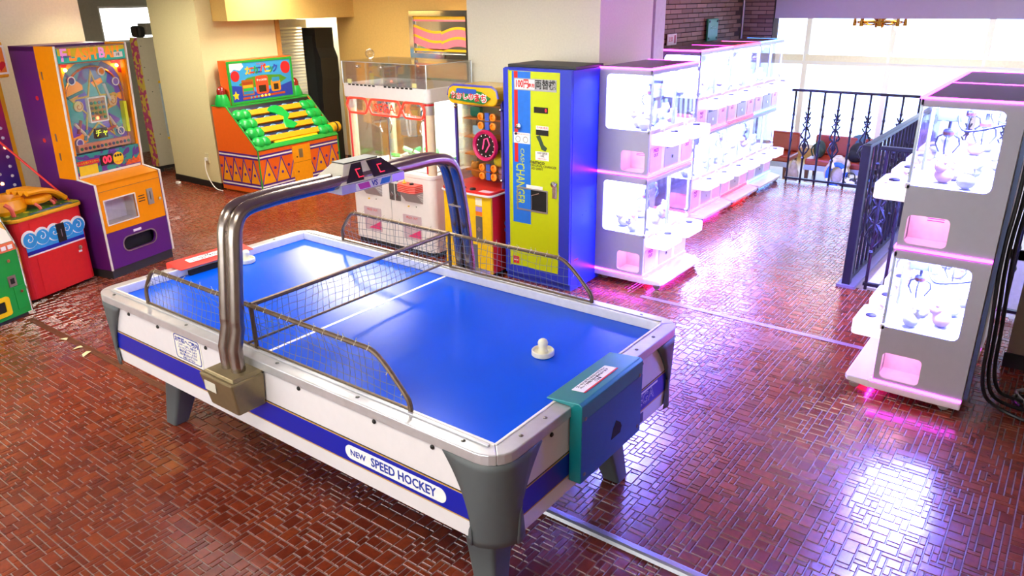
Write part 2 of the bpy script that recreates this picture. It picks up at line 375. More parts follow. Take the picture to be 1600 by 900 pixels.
# ---------------------------------------------------------------- lounge windows (far) and left window
frame_m = mat('window_frame_paint', '#f6f5f0', .5, var=.01)
pane = glass_mat('window_glass', (.98, .98, .97)); pane_blue = glass_mat('skylight_tint_glass', (.62, .73, .95))  # sky blue put into the lounge glass to colour and dim its daylight
wx = [-3.3, -2.6, -1.36, -.09, 1.19, 2.45, 3.7, 4.6]
wf = struct(B().box(-3.4, 4.6, 10.98, 11.08, -.46, -.30).build('wall_window_sill', mat('sill_wood', '#c3a06a', .5)))
for i in range(len(wx) - 1):
    a, b = wx[i], wx[i + 1]
    w = struct(B().plate(rrect(a, b, -.3, CZ, .002, 1), [rrect(a + .05, b - .03, -.24, 1.06, .002, 1), rrect(a + .05, b - .03, 1.12, CZ - .06, .002, 1)], 'y', 11.0, 11.05).build('window_%d' % (i + 1), frame_m))
    B().box(a + .05, b - .03, 11.02, 11.026, -.24, 1.06).build('pane', pane_blue, w)
    B().box(a + .05, b - .03, 11.02, 11.026, 1.12, CZ - .06).build('pane', pane_blue, w)
    B().box(a + .02, b - .02, 10.965, 10.985, 1.12, 1.22).build('blind_rail', mat('blind_rail_cream', '#f7f2de', .6), w, label='cream rail of a raised blind')
w = struct(B().plate(rrect(3.37, 4.29, 1.6, 2.1, .002, 1), [rrect(3.40, 4.26, 1.63, 2.07, .002, 1)], 'x', -9.07, -9.0).build('window_8', frame_m))
B().box(-9.04, -9.034, 3.40, 4.26, 1.63, 2.07).build('pane', pane, w)
w = struct(B().box(-4.6, 2.2, -5.58, -5.47, .73, .79).box(-4.6, 2.2, -5.58, -5.47, 2.28, 2.34).box(-2.4, -2.3, -5.58, -5.47, .79, 2.28).box(-.1, 0, -5.58, -5.47, .79, 2.28).build('window_9', frame_m))
B().box(-4.6, 2.2, -5.53, -5.524, .79, 2.28).build('pane', pane, w)

# ---------------------------------------------------------------- ceiling lights (above the frame; some read off reflections, others added to brighten)
lamp_face = mat('lamp_diffuser', '#fff6e4', .5, emit=9., emit_col='#fff4e0')
bulb_m = mat('warm_bulb', '#ffd9a0', .4, emit=60., emit_col='#ffb860')
def troffer(x, y, lx, ly, lab, power, color=(1., .98, .86)):
    t = thing('ceiling_light', lab, 'ceiling light', (x, y, CZ - .001), 0, 'fluorescent ceiling lights')
    B().plate(rrect(-lx / 2 - .04, lx / 2 + .04, -ly / 2 - .04, ly / 2 + .04, .01, 1), [rrect(-lx / 2, lx / 2, -ly / 2, ly / 2, .005, 1)], 'z', -.05, 0).build('frame', white_pl, t)
    B().box(-lx / 2, lx / 2, -ly / 2, ly / 2, -.03, -.02).build('diffuser', lamp_face, t)
    area_light('ceiling_lamp', (x, y, CZ - .055), (0, 0, 0), lx, ly, power, color)
troffer(-3.55, 3.05, 1.2, .5, 'flat white fluorescent light above the claw machine', 30)
troffer(-1.0, .9, 1.2, .5, 'added flat white fill light above the hockey table', 30)  # unseen fixture added to brighten the pillar and machine fronts
troffer(-5.7, 1.55, 1.0, .5, 'flat white fluorescent light in front of the passage wall', 30, (1., .97, .74))
troffer(-4.9, 3.5, .7, .5, 'flat white fluorescent light by the tan soffit', 18, (1., .9, .68))
troffer(-2.2, -1.6, 1.2, .5, 'flat white fluorescent light over the left floor', 16)
troffer(-6.15, 5.0, .5, .25, 'flat white fluorescent light in the corridor behind the doorway', 40)
troffer(.6, 9.3, 2.2, .5, 'long flat white fluorescent light above the lounge bench', 14, (1., .9, .7))
troffer(3.3, 4.6, 1.2, .6, 'added cool white fill light above the stairwell', 60, (.74, .80, 1.))  # unseen fixture added to brighten soffit and pillar, its reflection out of frame
troffer(1.0, -1.9, 1.2, .5, 'flat white fluorescent light over the near table corner', 18)
for x, y, lab in ((-.1, 4.65, 'warm recessed downlight above the aisle nearest the pillar'), (.93, 4.65, 'warm recessed downlight above the aisle nearest the stair rail'), (-.1, 6.3, 'warm recessed downlight above the far aisle by the brick wall'), (-4.2, .95, 'warm recessed downlight in front of the pinball machine'), (-3.6, 4.55, 'warm recessed downlight washing the tan back wall')):
    t = thing('downlight', lab, 'ceiling light', (x, y, CZ - .001), 0, 'recessed downlights')
    B().plate(circ(0, 0, .075, 18), [circ(0, 0, .055, 18)], 'z', -.012, 0).build('trim_ring', white_pl, t)
    B().ball((0, 0, -.02), (.04, .04, .03), 10, 6).build('bulb', bulb_m, t, smooth=True)
    spot_light('downlight_lamp', (x, y, CZ - .06), 16, (1., .78, .42))

# ================================================================ air hockey table
table_white = mat('table_white_laminate', '#dfdce0', .32, var=.02)
field_m = mat('blue_playfield', '#0056e4', .2, var=.04, scale=4, spec=.18)
rim_m = mat('satin_aluminium_rim', '#cdcdd2', .3, .5, var=.08, scale=20)
post_m = mat('grey_corner_plastic', '#53595c', .5, var=.04)
stripe_m = mat('royal_blue_stripe', '#0a1fa8', .3, var=.03)
gold_m = mat('gold_pinstripe', '#c99a3c', .35)
tube_m = mat('bronze_steel_tube', '#9c9088', .25, 1., var=.1)
clamp_m = mat('khaki_bronze_casting', '#8a7c5c', .35, .6, var=.1)
net_pipe = mat('brown_net_pipe', '#6e5a46', .4, .5, var=.25, scale=60)
cord_m = mat('grey_net_cord', '#5f7284', .6)
ink_blue = mat('ink_blue', '#1c3aa6', .4)
ink_black = mat('ink_black', '#161616', .4)
ink_white = mat('ink_white', '#f4f4f4', .4)
ink_red = mat('ink_red', '#d2202a', .4)
T = thing('air_hockey_table', 'blue and white air hockey table with chrome score arch and net fences', 'game table')
LX, LY, OX, OY, RZ = 1.22, .594, 1.29, .668, .782
B().box(-LX - .01, LX + .01, -LY - .01, LY + .01, .69, .742).build('playfield', field_m, T)
B().box(-.052, -.036, -LY, LY, .742, .7428).build('center_line', ink_white, T)
def corner_arc(sx, sy, r=.1):
    c = (sx * (OX - r), sy * (OY - r)); a0 = math.degrees(math.atan2(sy, sx))
    return [(c[0] + r * math.cos(rad(a0 + d)), c[1] + r * math.sin(rad(a0 + d))) for d in (-45, -30, -15, 0, 15, 30, 45)]
C1 = [(-1, -1), (1, -1), (1, 1), (-1, 1)]
for k in range(4):
    a, b = C1[k], C1[(k + 1) % 4]
    pa = corner_arc(*a)[3:]; pb = corner_arc(*b)[:4]
    poly = pa + pb + [(b[0] * LX, b[1] * LY), (a[0] * LX, a[1] * LY)]
    B().prism(poly, 'z', .742, RZ).build('rim_rail', rim_m, T, bevel=.004)
for s in (-1, 1): B().box(-LX + .01, LX - .01, s * .613 - .006, s * .613 + .006, RZ, RZ + .007).build('net_track', rim_m, T, bevel=.002)
for s in (-1, 1): B().box(-LX, LX, s * .594 - .006, s * .594 + .006, .742, RZ + .004).build('inner_bead', white_pl, T, bevel=.003)
for s in (-1, 1): B().box(s * 1.22 - .006, s * 1.22 + .006, -LY, LY, .742, RZ + .004).build('inner_bead', white_pl, T, bevel=.003)
scr = B().lathe([(.008, 0), (.008, .002), (.005, .004)], 10).mesh('screw', True)
for x, y in ((-1.14, -.635), (-.5, -.635), (.15, -.635), (.62, -.638), (1.12, -.635), (1.255, -.50), (1.255, -.36), (1.255, .30), (1.255, .45), (1.1, .635), (.4, .635), (-.4, .635), (-1.1, .635), (-1.255, .4), (-1.255, -.4)):
    link('screw', scr, screw_m, T, loc=(x, y, RZ))
Z0, Z1 = .425, .742
for s in (-1, 1):
    B().box(-1.185, 1.185, min(s * .64, s * .655), max(s * .64, s * .655), Z0, Z1).build('side_panel', table_white, T, bevel=.001)
    B().box(min(s * 1.265, s * 1.28), max(s * 1.265, s * 1.28), -.56, .56, Z0, Z1).build('end_panel', table_white, T, bevel=.001)
    for nm, m, z0, z1 in (('stripe', stripe_m, .497, .588), ('pinstripe', gold_m, .4915, .4955), ('pinstripe', gold_m, .5905, .5945), ('dark_pinstripe', ink_black, .5955, .599)):
        B().box(-1.183, 1.183, min(s * .655, s * .6565), max(s * .655, s * .6565), z0, z1).build(nm, m, T)
        B().box(min(s * 1.28, s * 1.2815), max(s * 1.28, s * 1.2815), -.556, .556, z0, z1).build(nm, m, T)
B().box(-1.24, 1.24, -.62, .62, .44, .46).build('underside', darkgrey, T)
bolt = B().lathe([(.009, 0), (.009, .003), (.006, .006)], 10, axis='y').mesh('bolt', True)
for x in (-.98, -.72, -.33, .30, .72, 1.0): link('bolt', bolt, ink_black, T, loc=(x, -.656, .725), rot=(0, 0, PI))
bolt2 = B().lathe([(.009, 0), (.009, .003), (.006, .006)], 10, axis='x').mesh('bolt', True)
for y in (-.36, .30): link('bolt', bolt2, ink_black, T, loc=(1.281, y, .725))
# corner posts: a curved skin that narrows downwards, and the leg below it
def post(sx, sy):
    rows = []
    for i in range(13):
        t = i / 12; z = .742 - t * .335; k = 1 - (1 - t) ** 2.2
        xl = 1.055 + .115 * k; yl = .43 + .14 * k; r = .095 + .04 * t; ox = OX - .003; oy = OY - .005
        row = [(xl, oy), ((xl + ox - r) / 2, oy)]
        row += [(ox - r + r * math.cos(rad(90 - q * 15)), oy - r + r * math.sin(rad(90 - q * 15))) for q in range(7)]
        row += [(ox, (yl + oy - r) / 2), (ox, yl)]
        rows.append([(sx * a, sy * b, z) for a, b in row])
    o = B().grid(rows).build('corner_post', post_m, T, smooth=True, thick=.012)
    q = lambda x0, x1, y0, y1, r, z: [(sx * x, sy * y, z) for x, y in rrect(x0, x1, y0, y1, r, 4)]
    lg = B().hull(q(.91, 1.095, .295, .475, .03, .45), q(1.045, 1.135, .425, .512, .014, .006)).build('leg', post_m, T, smooth=True)
    B().hull(q(1.05, 1.13, .43, .507, .012, .008), q(1.05, 1.13, .43, .507, .012, 0)).build('foot_pad', blackm, lg)
for sx, sy in C1: post(sx, sy)
# goal boxes
def goal(s, m, lab):
    x0, x1 = 1.185, 1.335
    xs = lambda a: s * a
    pr = [(xs(x0), .79), (xs(x1 - .012), .806), (xs(x1), .796), (xs(x1), .478), (xs(1.284), .478), (xs(1.284), .784), (xs(x0), .784)]
    g = B().prism([(a, b) for a, b in pr], 'y', -.25, .205).build('goal_cover', m, T, bevel=.003, label=lab)
    B().box(min(xs(1.187), xs(1.21)), max(xs(1.187), xs(1.21)), -.20, .16, .7425, .768).build('goal_slot', hole_m, g)
    B().box(min(xs(1.3351), xs(1.3357)), max(xs(1.3351), xs(1.3357)), -.248, .203, .48, .735).build('front_plate', mat('royal_blue_metal', '#005f9c', .3, .15) if s > 0 else m, g)
    hx = [(-.035, .555), (.035, .555), (.045, .58), (.035, .60), (0, .625), (-.02, .60)]
    B().prism(hx, 'x', xs(1.3355), xs(1.3366)).build('finger_hole', hole_m, g)
    B().prism([(a * 1.16, .585 + (b - .585) * 1.16) for a, b in hx], 'x', xs(1.335), xs(1.336)).build('hole_flange', mat('royal_blue_metal', '#005f9c', .3, .15), g)
    gz = lambda x: .79 + .016 * (x - 1.185) / .138
    tl = -s * rad(6.6); fx = lambda x: (xs(x), -.045, gz(x) + .0009)
    st_ = B().prism(rrect(-.12, .12, -.026, .026, .004), 'z', 0, .0008).build('notice_sticker', ink_white, g, loc=fx(1.262), rot=(tl, 0, rad(90)))
    B().box(-.12, .12, -.034, -.0265, 0, .0009).build('sticker_edge', ink_red, g, loc=fx(1.262), rot=(tl, 0, rad(90)))
    for k in range(3): text(('ゴールに手を入れないで下さい', 'パックが飛び出す事があります', 'ご注意')[k], .0135, ink_black, g, (xs(1.247 + k * .0155), -.045, gz(1.247 + k * .0155) + .0019), (math.degrees(tl), 0, 90), 'sticker_lettering', sx=1.05)
    for y in (-.225, .18): 
        for z in (.74, .51): link('screw', scr, screw_m, g, loc=(xs(1.335), y, z), rot=(0, s * PI / 2, 0))
goal(1, mat('teal_blue_metal', '#0a8088', .3, .15, var=.05, coat=.3), 'teal blue goal box')
goal(-1, mat('coral_red_metal', '#e8453c', .4, .1), 'coral red goal box')
# net fences
zt = .975
def fence(sy, y):
    p = smooth_path([(-.878, y, RZ - .02), (-.886, y, .84), (-.86, y, .885), (-.80, y, .96), (-.765, y, zt), (-.70, y, zt)], 2)
    q = smooth_path([(.60, y, zt), (.68, y, zt), (.74, y, .935), (.82, y, .855), (.85, y, .82), (.85, y, RZ - .02)], 2)
    B().tube(p + q, .0095, 8).build('net_frame', net_pipe, T, smooth=True)
    B().tube([(-.87, y, .792), (.845, y, .792)], .005, 6).build('net_bottom_rod', net_pipe, T, smooth=True)
    B().tube([(-.03, y, RZ - .01), (-.03, y, zt)], .009, 8).build('net_post', net_pipe, T, smooth=True)
    top = lambda x: zt if -.765 < x < .67 else (zt - (-.765 - x) / .105 * .13 if x <= -.765 else zt - (x - .67) / .18 * .155)
    c = B(); rn = random.Random(3)
    sag = lambda x, z: .006 * math.sin(x * 9 + z * 20) + .012 * math.sin((z - .79) / .19 * PI) * sy * -1
    x = -.85
    while x < .845:
        h = top(x); dx = rn.uniform(-.004, .004)
        c.tube([(x + dx * k, y + sag(x, .79 + (h - .79) * k / 4), .79 + (h - .79) * k / 4) for k in range(5)], .0012, 4, caps=False); x += .0345
    for r in range(1, 6):
        z = .79 + r * .0345; x0 = -.862 + max(0, z - .85) * .75; x1 = .845 - max(0, z - .82) * 1.15
        c.tube([(x0 + (x1 - x0) * k / 40, y + sag(x0 + (x1 - x0) * k / 40, z), z + .004 * math.sin(k * .9 + r)) for k in range(41)], .0012, 4, caps=False)
    c.build('net', cord_m, T)
    t = B()
    for k in range(26):
        x = -.84 + k * .066 + rn.uniform(-.02, .02); z = top(x)
        t.tube([(x, y - .012, z - .004), (x + .003, y, z + .0125), (x + .006, y + .012, z - .004)], .0022, 4)
        t.tube([(x, y, z + .011), (x + rn.uniform(-.012, .012), y + rn.uniform(-.01, .01), z + .022)], .0012, 4)
    t.build('wire_ties', mat('nylon_tie', '#b9b6a6', .5), T, kind='stuff')
fence(-1, -.60); fence(1, .618)
B().tube([(-.03, -.60, zt + .004), (-.03, .618, zt + .004)], .0105, 8).build('cross_pipe', net_pipe, T, smooth=True)
B().tube([(-.03, -.64, .822), (-.03, .63, .822)], .0055, 6).build('cross_rod', net_pipe, T, smooth=True)
c = B(); k = 0
y = -.58
while y < .61:
    c.tube([(-.03 + .008 * math.sin(y * 7 + q), y + .004 * q * math.sin(k), .815 + (zt - .815) * q / 4) for q in range(5)], .0012, 4, caps=False); y += .0345; k += 1
for r in range(1, 5):
    z = .82 + r * .0325; c.tube([(-.03 + .008 * math.sin(-.58 + 1.18 * k / 36 * 7 + r), -.59 + 1.2 * k / 36, z + .004 * math.sin(k + r)) for k in range(37)], .0012, 4, caps=False)
c.build('cross_net', cord_m, T)
# score arch
for x in (-.052, .014):
    pth = [(x, -.725, .70), (x, -.725, .84), (x, -.70, .92)] + smooth_path([(x, -.70, .95), (x, -.665, 1.2), (x, -.65, 1.32), (x, -.61, 1.385), (x, -.50, 1.395), (x, -.40, 1.398)], 3)
    pth += smooth_path([(x, .42, 1.398), (x, .50, 1.395), (x, .60, 1.375), (x, .655, 1.29), (x, .70, 1.05), (x, .73, .80), (x, .735, .70)], 3)
    B().tube(pth, .0285, 14).build('arch_tube', tube_m, T, smooth=True)
for y in (-.648, .66): 
    for z in (1.30, 1.12): B().tube([(-.06, y - (.012 if y < 0 else 0), z), (.025, y - (.012 if y < 0 else 0), z)], .006, 6).build('arch_bolt', chrome, T)
for s in (-1, 1):
    f = lambda w, y0, y1, z: [(-.02 - w, s * y0, z), (-.02 + w, s * y0, z), (-.02 + w, s * y1, z), (-.02 - w, s * y1, z)]
    cb = B().hull(f(.095, .662, .79, .585), f(.112, .662, .815, .735)).build('clamp_box', clamp_m, T, bevel=.008)
    B().hull(f(.105, .64, .80, .736), f(.09, .64, .79, .746)).build('clamp_lid', clamp_m, cb, bevel=.003)
    B().box(-.105, -.03, min(s * .8085, s * .8105), max(s * .8085, s * .8105), .665, .722).build('faded_label', mat('faded_label', '#c9c6b8', .5), cb, rot=(0, 0, 0))
# score box
sc_m = mat('score_housing_ivory', '#e7e2cf', .4)
SX0, SX1, SY0, SY1, TX0, TX1, TY0, TY1, ZB, ZM, ZT = -.145, .05, -.14, .24, -.075, .0, -.075, .12, 1.348, 1.388, 1.466
sb = B().hull([(SX0, SY0, ZM), (SX1, SY0, ZM), (SX1, SY1, ZM), (SX0, SY1, ZM)], [(TX0, TY0, ZT), (TX1, TY0, ZT), (TX1, TY1, ZT), (TX0, TY1, ZT)]).build('score_housing', sc_m, T, bevel=.004)
B().box(SX0, SX1, SY0, SY1, ZB, ZM).build('score_band', mat('pale_lilac_metal', '#c2c6e4', .25, .5), sb, bevel=.003)
B().box(TX0 - .003, TX1 + .003, TY0 - .003, TY1 + .003, ZT, ZT + .005).build('score_lid', darkgrey, sb, bevel=.002)
nrm = Vector((ZT - ZM, 0, SX1 - TX1)).normalized()
def on_face(y, t): return (SX1 + (TX1 - SX1) * t, y, ZM + (ZT - ZM) * t)
YM = (SY0 + SY1) / 2
def face_quad(y0, y1, t0, t1, off):
    k = lambda y, t: YM + y * (1 - .5 * t)
    P = [Vector(on_face(k(y0, t0), t0)), Vector(on_face(k(y1, t0), t0)), Vector(on_face(k(y1, t1), t1)), Vector(on_face(k(y0, t1), t1))]
    return [p + nrm * off for p in P]
lens = mat('smoked_display', '#1a1416', .12, coat=.5)
for y0, y1 in ((-.165, -.06), (.0, .17)):
    d = B().hull(face_quad(y0, y1, .06, .94, .0005), face_quad(y0, y1, .06, .94, .0035)).build('display', lens, sb, bevel=.001)
dz = math.degrees(math.atan2(ZT - ZM, SX1 - TX1))
for y, full in ((.075, True), (-.085, False)):
    p = Vector(on_face(YM + y * .8, .42)) + nrm * .0045
    h = .02; w = .014; eu = Euler((rad(dz), 0, rad(90)))
    for q0, q1, q2, q3 in ((-w, w, h - .003, h), (-w, w, -h, -h + .003), (-w, -w + .0035, -h, h)): B().box(q0, q1, q2, q3, 0, .0005).build('digit_segment', red_led, sb, loc=p, rot=eu)
pf0 = SX1 + .0005
B().box(pf0, pf0 + .001, YM - .11, YM + .11, ZB + .004, ZM - .004).build('vs_plate', ink_white, sb)
B().prism([(YM - .10, ZM - .007), (YM - .035, ZM - .007), (YM - .025, ZB + .007), (YM - .088, ZB + .007)], 'x', pf0 + .0011, pf0 + .0017).build('pink_flag', mat('ink_pink', '#d23fb0', .4), sb)
B().prism([(YM + .03, ZB + .007), (YM + .045, ZM - .007), (YM + .10, ZM - .007), (YM + .088, ZB + .007)], 'x', pf0 + .0011, pf0 + .0017).build('blue_flag', mat('ink_sky', '#1f86e8', .4), sb)
text('VS', .034, ink_blue, sb, (pf0 + .0018, YM, (ZB + ZM) / 2), (90, 0, 90), bold=.02)
# printing on the sides
pill = B().prism(rrect(.546, 1.052, .513, .572, .029, 6), 'y', -.6585, -.6565).build('logo_pill', ink_white, T)
text('NEW', .036, ink_blue, pill, (.615, -.6588, .542), bold=.018)
text('SPEED HOCKEY', .052, ink_blue, pill, (.845, -.6588, .542), bold=.022, sx=.88)
nb = B().prism(rrect(-.60, -.375, .604, .738, .012), 'y', -.6568, -.656).build('notice_plate', mat('notice_ivory', '#f0ede0', .4), T)
B().plate(rrect(-.59, -.385, .611, .732, .016), [rrect(-.585, -.39, .615, .728, .014)], 'y', -.6576, -.6569).build('notice_border', ink_blue, nb)
text('お客様へご案内', .027, ink_blue, nb, (-.4875, -.6572, .706), bold=.02)
for k, s in enumerate(('このゲームは二人用です', 'パックをゴールに入れて', '得点を競うゲームです', '台に乗らないで下さい', 'お楽しみ下さい')):
    text(s, .014, ink_blue, nb, (-.4875, -.6572, .684 - k * .0155))
text('SEGA', .072, ink_white, T, (1.2822, .34, .541), (90, 0, 90), bold=.012, sx=1.05)
text('SEGA', .072, stripe_m, T, (1.2826, .34, .541), (90, 0, 90), bold=-.008, sx=1.05)
B().box(1.2817, 1.2822, .26, .46, .574, .583).build('caption_bar', ink_white, T)
B().box(1.2803, 1.2815, .25, .34, .437, .482).build('rating_plate', mat('rating_plate', '#3a4170', .4), T)
# mallets
def mallet(x, y, lab):
    t = thing('mallet', lab, 'mallet', (x, y, .7428), 0, 'hockey mallets')
    m = mat('ivory_mallet_plastic', '#efecd2', .35)
    B().lathe([(.044, 0), (.0475, .004), (.0475, .022), (.044, .026), (.041, .024), (.038, .014), (.024, .014)], 28).build('base', m, t, smooth=True)
    B().lathe([(.024, .012), (.019, .022), (.017, .034), (.020, .046), (.0215, .056), (.018, .066), (.010, .072), (.002, .0735)], 20).build('knob', m, t, smooth=True)
mallet(.925, .105, 'ivory mallet lying on the near half of the blue playfield')
mallet(-1.13, .115, 'ivory mallet at the far end by the red goal box')

# ================================================================ LED crane cabinets (two games stacked on one castored base)
crane_grey = mat('crane_side_grey', '#b9bac6', .4, var=.02)
tray_m = mat('glowing_tray', '#fbf2fa', .35, emit=.7, emit_col='#ffeafa')  # weak emission put into the tray plastic itself
pocket_lamp = mat('pocket_lamp', '#ffe0f2', .4, emit=5., emit_col='#ffc6ea')
crane_white = mat('crane_white', '#f1eef2', .35, var=.02)
crane_pink = mat('prize_chute_pink', '#f6c9e4', .4)
crane_in = mat('crane_interior_white', '#f4f6fa', .5)
crane_light = mat('crane_light_panel', '#f4f6ff', .5, emit=260., emit_col='#747cff')
crane_pit = mat('crane_pit_liner', '#dfe8f2', .5)
smoke = mat('claw_housing_grey', '#5a6274', .35)
claw_m = mat('claw_arm_steel', '#3a3d46', .35, .5)
top_m = mat('crane_top_mauve', '#6f617c', .35)
ink_mag = mat('ink_magenta', '#c4189a', .4)
wheel_m = mat('caster_rubber', '#8f8a80', .5)
LEDC = {'magenta': ('#f436ff', 13.), 'pink': ('#ff34d8', 12.), 'red': ('#ff2038', 8.), 'blue': ('#4a88ff', 8.)}
def crane(loc, rz, led, lab, group, flip=False, prizes=6, place='', under=True):
    """local: front faces -y, width along x (.78), depth to +y (.44)"""
    t = thing('crane_game_cabinet', lab, 'crane game', loc, rz, group)
    lc, ls = LEDC[led]; lm = mat('led_strip_' + led, lc, .4, emit=ls, emit_col=lc)
    hw, D = .39, .44
    bp = [(-hw, D), (hw, D), (hw, -.02), (hw - .03, -.14), (hw - .06, -.155), (-hw + .06, -.155), (-hw + .03, -.14), (-hw, -.02)]
    lo = [(x, y, .045) for x, y in bp]; hi = [(x, y, .092 if y > -.03 else .075) for x, y in bp]
    B().hull(lo, hi).build('base', crane_white, t, bevel=.006)
    for x in (-.33, .33):
        for y in (-.10, .36):
            c = B().lathe([(.026, -.011), (.03, -.007), (.03, .007), (.026, .011)], 14, (x, y, .03), 'x').build('caster_wheel', wheel_m, t, smooth=True)
            B().box(x - .02, x - .013, y - .02, y + .025, .03, .048).box(x + .013, x + .02, y - .02, y + .025, .03, .048).box(x - .02, x + .02, y - .02, y + .025, .044, .048).build('caster_fork', steel, c)
    if under: B().box(-.34, .34, -.03, -.02, .04, .0445).build('underglow_strip', mat('underglow_' + led, lc, .4, emit=ls * 5, emit_col=lc), t)
    for z0 in (.095, .88):
        # side panels with a big window open to the front edge and a rounded prize opening
        win = [(-.002, .335), (-.002, .728), (.335, .728)] + [(.365 - .03 + .03 * math.sin(rad(a)), .728 - .03 + .03 * math.cos(rad(a))) for a in (30, 60, 90)] + [(.365 - .03 + .03 * math.cos(rad(a)), .335 + .03 - .03 * math.sin(rad(a))) for a in (0, 30, 60, 90)]
        win = win[:-1] + [(.335, .335)]
        outer = [(0, 0), (D, 0), (D, .765), (0, .765), (0, .728)] + win[2:] + [(0, .335)]
        hole = rrect(.028, .225, .03, .185, .025, 4)
        for s in (-1, 1):
            x0, x1 = (s * hw, s * (hw - .012))
            sp = B().plate([(a, b + z0) for a, b in outer], [[(a, b + z0) for a, b in hole]], 'x', x0, x1).build('side_panel', crane_grey, t)
            B().prism([(a, b + z0) for a, b in rrect(.004, .362, .337, .726, .028, 3)], 'x', s * (hw - .004), s * (hw - .008)).build('window_pane', clear, sp)
            # prize chute pocket
            pk = B(); xa, xb = s * (hw - .012), s * (hw - .17)
            pk.box(min(xa, xb), max(xa, xb), .018, .232, z0 + .016, z0 + .022).box(min(xa, xb), max(xa, xb), .226, .232, z0 + .02, z0 + .20).box(min(xb, xb + s * .006), max(xb, xb + s * .006), .018, .232, z0 + .02, z0 + .20)
            pk.build('prize_pocket', crane_pink, t)
            B().box(min(xa - s * .02, xb + s * .02), max(xa - s * .02, xb + s * .02), .06, .19, z0 + .196, z0 + .20).build('pocket_lamp', pocket_lamp, t)
            vg = B()
            for q in range(5): vg.box(min(xb + s * .006, xb + s * .007), max(xb + s * .006, xb + s * .007), .10, .18, z0 + .125 + q * .012, z0 + .129 + q * .012)
            vg.build('vent_slots', ink_mag, t)
        B().box(-hw, hw, 0, D, z0 + .765, z0 + .775).build('shelf_deck', top_m if z0 > .5 else crane_grey, t)
        # front: glass doors, mullions, ledge, trays, chute faces
        for k, (a, b) in enumerate(((-hw + .012, -.006), (.006, hw - .012))):
            d = B().box(a, b, .002, .007, z0 + .345, z0 + .735).build('glass_door', clear, t)
            for e0, e1 in ((a, a + .012), (b - .012, b)): B().box(e0, e1, -.004, .010, z0 + .345, z0 + .735).build('door_edge', mat('door_edge_pale', '#d5e2ee', .25, .3), d)
            B().cyl((a + .03 if k == 0 else b - .03, -.012, z0 + .38), .012, .02, 'y', 12).build('door_lock', chrome, d)
        B().box(-hw, hw, -.01, .015, z0 + .315, z0 + .345).build('front_ledge', crane_white, t, bevel=.003)
        B().box(-hw, hw, -.006, .012, z0 + .735, z0 + .765).build('header_rail', crane_grey, t, bevel=.002)
        for sx in (-1, 1):
            q = [(a + sx * .195, b) for a, b in rrect(-.155, .155, -.165, .02, .035, 4)]
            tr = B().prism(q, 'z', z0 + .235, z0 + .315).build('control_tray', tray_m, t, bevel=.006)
            B().prism([(a + sx * .195, b) for a, b in rrect(-.145, .145, -.155, .01, .03, 4)], 'z', z0 + .315, z0 + .317).build('tray_top', crane_pink, tr)
            B().ball((sx * .195 - .10, -.06, z0 + .345), .017, 12, 8).tube([(sx * .195 - .10, -.06, z0 + .315), (sx * .195 - .10, -.06, z0 + .34)], .004, 6).build('joystick', white_pl, tr, smooth=True)
            B().lathe([(.028, 0), (.028, .006), (.02, .010)], 14, (sx * .195 + .03, -.09, z0 + .317)).build('push_button', darkgrey, tr, smooth=True)
            B().box(sx * .195 + .075, sx * .195 + .125, -.12, -.07, z0 + .3172, z0 + .319).build('instruction_card', mat('card_lilac', '#b9b4d0', .4), tr)
            ch = B().prism([(a + sx * .27, b + z0) for a, b in rrect(-.095, .095, .03, .215, .02, 4)], 'y', -.004, -.001).build('prize_window', crane_pink, t)
            text('PRIZE', .036, ink_mag, ch, (sx * .27, -.0045, z0 + .185), bold=.02, sx=.9); text('OUT', .036, ink_mag, ch, (sx * .27, -.0045, z0 + .15), bold=.02, sx=.9)
        B().box(-hw + .0125, hw - .0125, .0, .012, z0, z0 + .315).build('front_panel', crane_white, t)
        cp = B().box(-.12, .12, -.005, 0, z0 + .03, z0 + .22).build('coin_door', crane_grey, t, bevel=.002)
        for x in (-.055, .055): B().box(x - .045, x + .045, -.0075, -.005, z0 + .175, z0 + .212).build('coin_slot', mat('coin_plate_navy', '#3b3a78', .35, .4), cp)
        B().cyl((0, -.012, z0 + .10), .013, .008, 'y', 12).build('coin_lock', chrome, cp)
        # interior
        B().box(-hw + .012, hw - .012, .02, D - .01, z0 + .315, z0 + .325).build('pit_floor', crane_pit, t)
        B().box(-hw + .012, hw - .012, D - .014, D, z0 + .0, z0 + .765).build('back_panel', crane_in, t)
        B().box(-.006, .006, .03, D - .014, z0 + .325, z0 + .42).build('pit_divider', clear, t)
        lp = B().box(-hw + .03, hw - .03, .03, D - .03, z0 + .748, z0 + .760).build('light_panel', crane_light, t)
        for sx in (-1, 1):
            cx = sx * .195 + .03; cy = .12 if sx * (1 if not flip else -1) < 0 else .24; zt_ = z0 + .745
            cr = B().box(cx - .055, cx + .055, cy - .055, cy + .055, zt_ - .095, zt_ - .012).build('claw_carriage', smoke, t, bevel=.003)
            B().box(cx - .045, cx + .045, cy - .045, cy + .045, zt_ - .012, zt_ + .002).build('carriage_rail', mat('rail_dark', '#1c222c', .4), cr)
            B().tube([(cx, cy, zt_ - .09), (cx, cy, zt_ - .15)], .008, 8).lathe([(.012, -.18), (.026, -.17), (.026, -.145), (.014, -.135)], 14, (cx, cy, zt_)).build('claw_head', smoke, cr, smooth=True)
            B().lathe([(.0268, -.166), (.0268, -.152)], 14, (cx, cy, zt_)).build('claw_band', mat('claw_band_brown', '#5a2a1c', .4), cr, smooth=True)
            for a in (0, 120, 240):
                ca, sa = math.cos(rad(a)), math.sin(rad(a))
                B().tube([(cx + ca * r, cy + sa * r, zt_ - .165 - h) for r, h in ((.02, 0), (.055, .02), (.062, .055), (.035, .095))], .0045, 6).build('claw_arm', claw_m, cr, smooth=True)
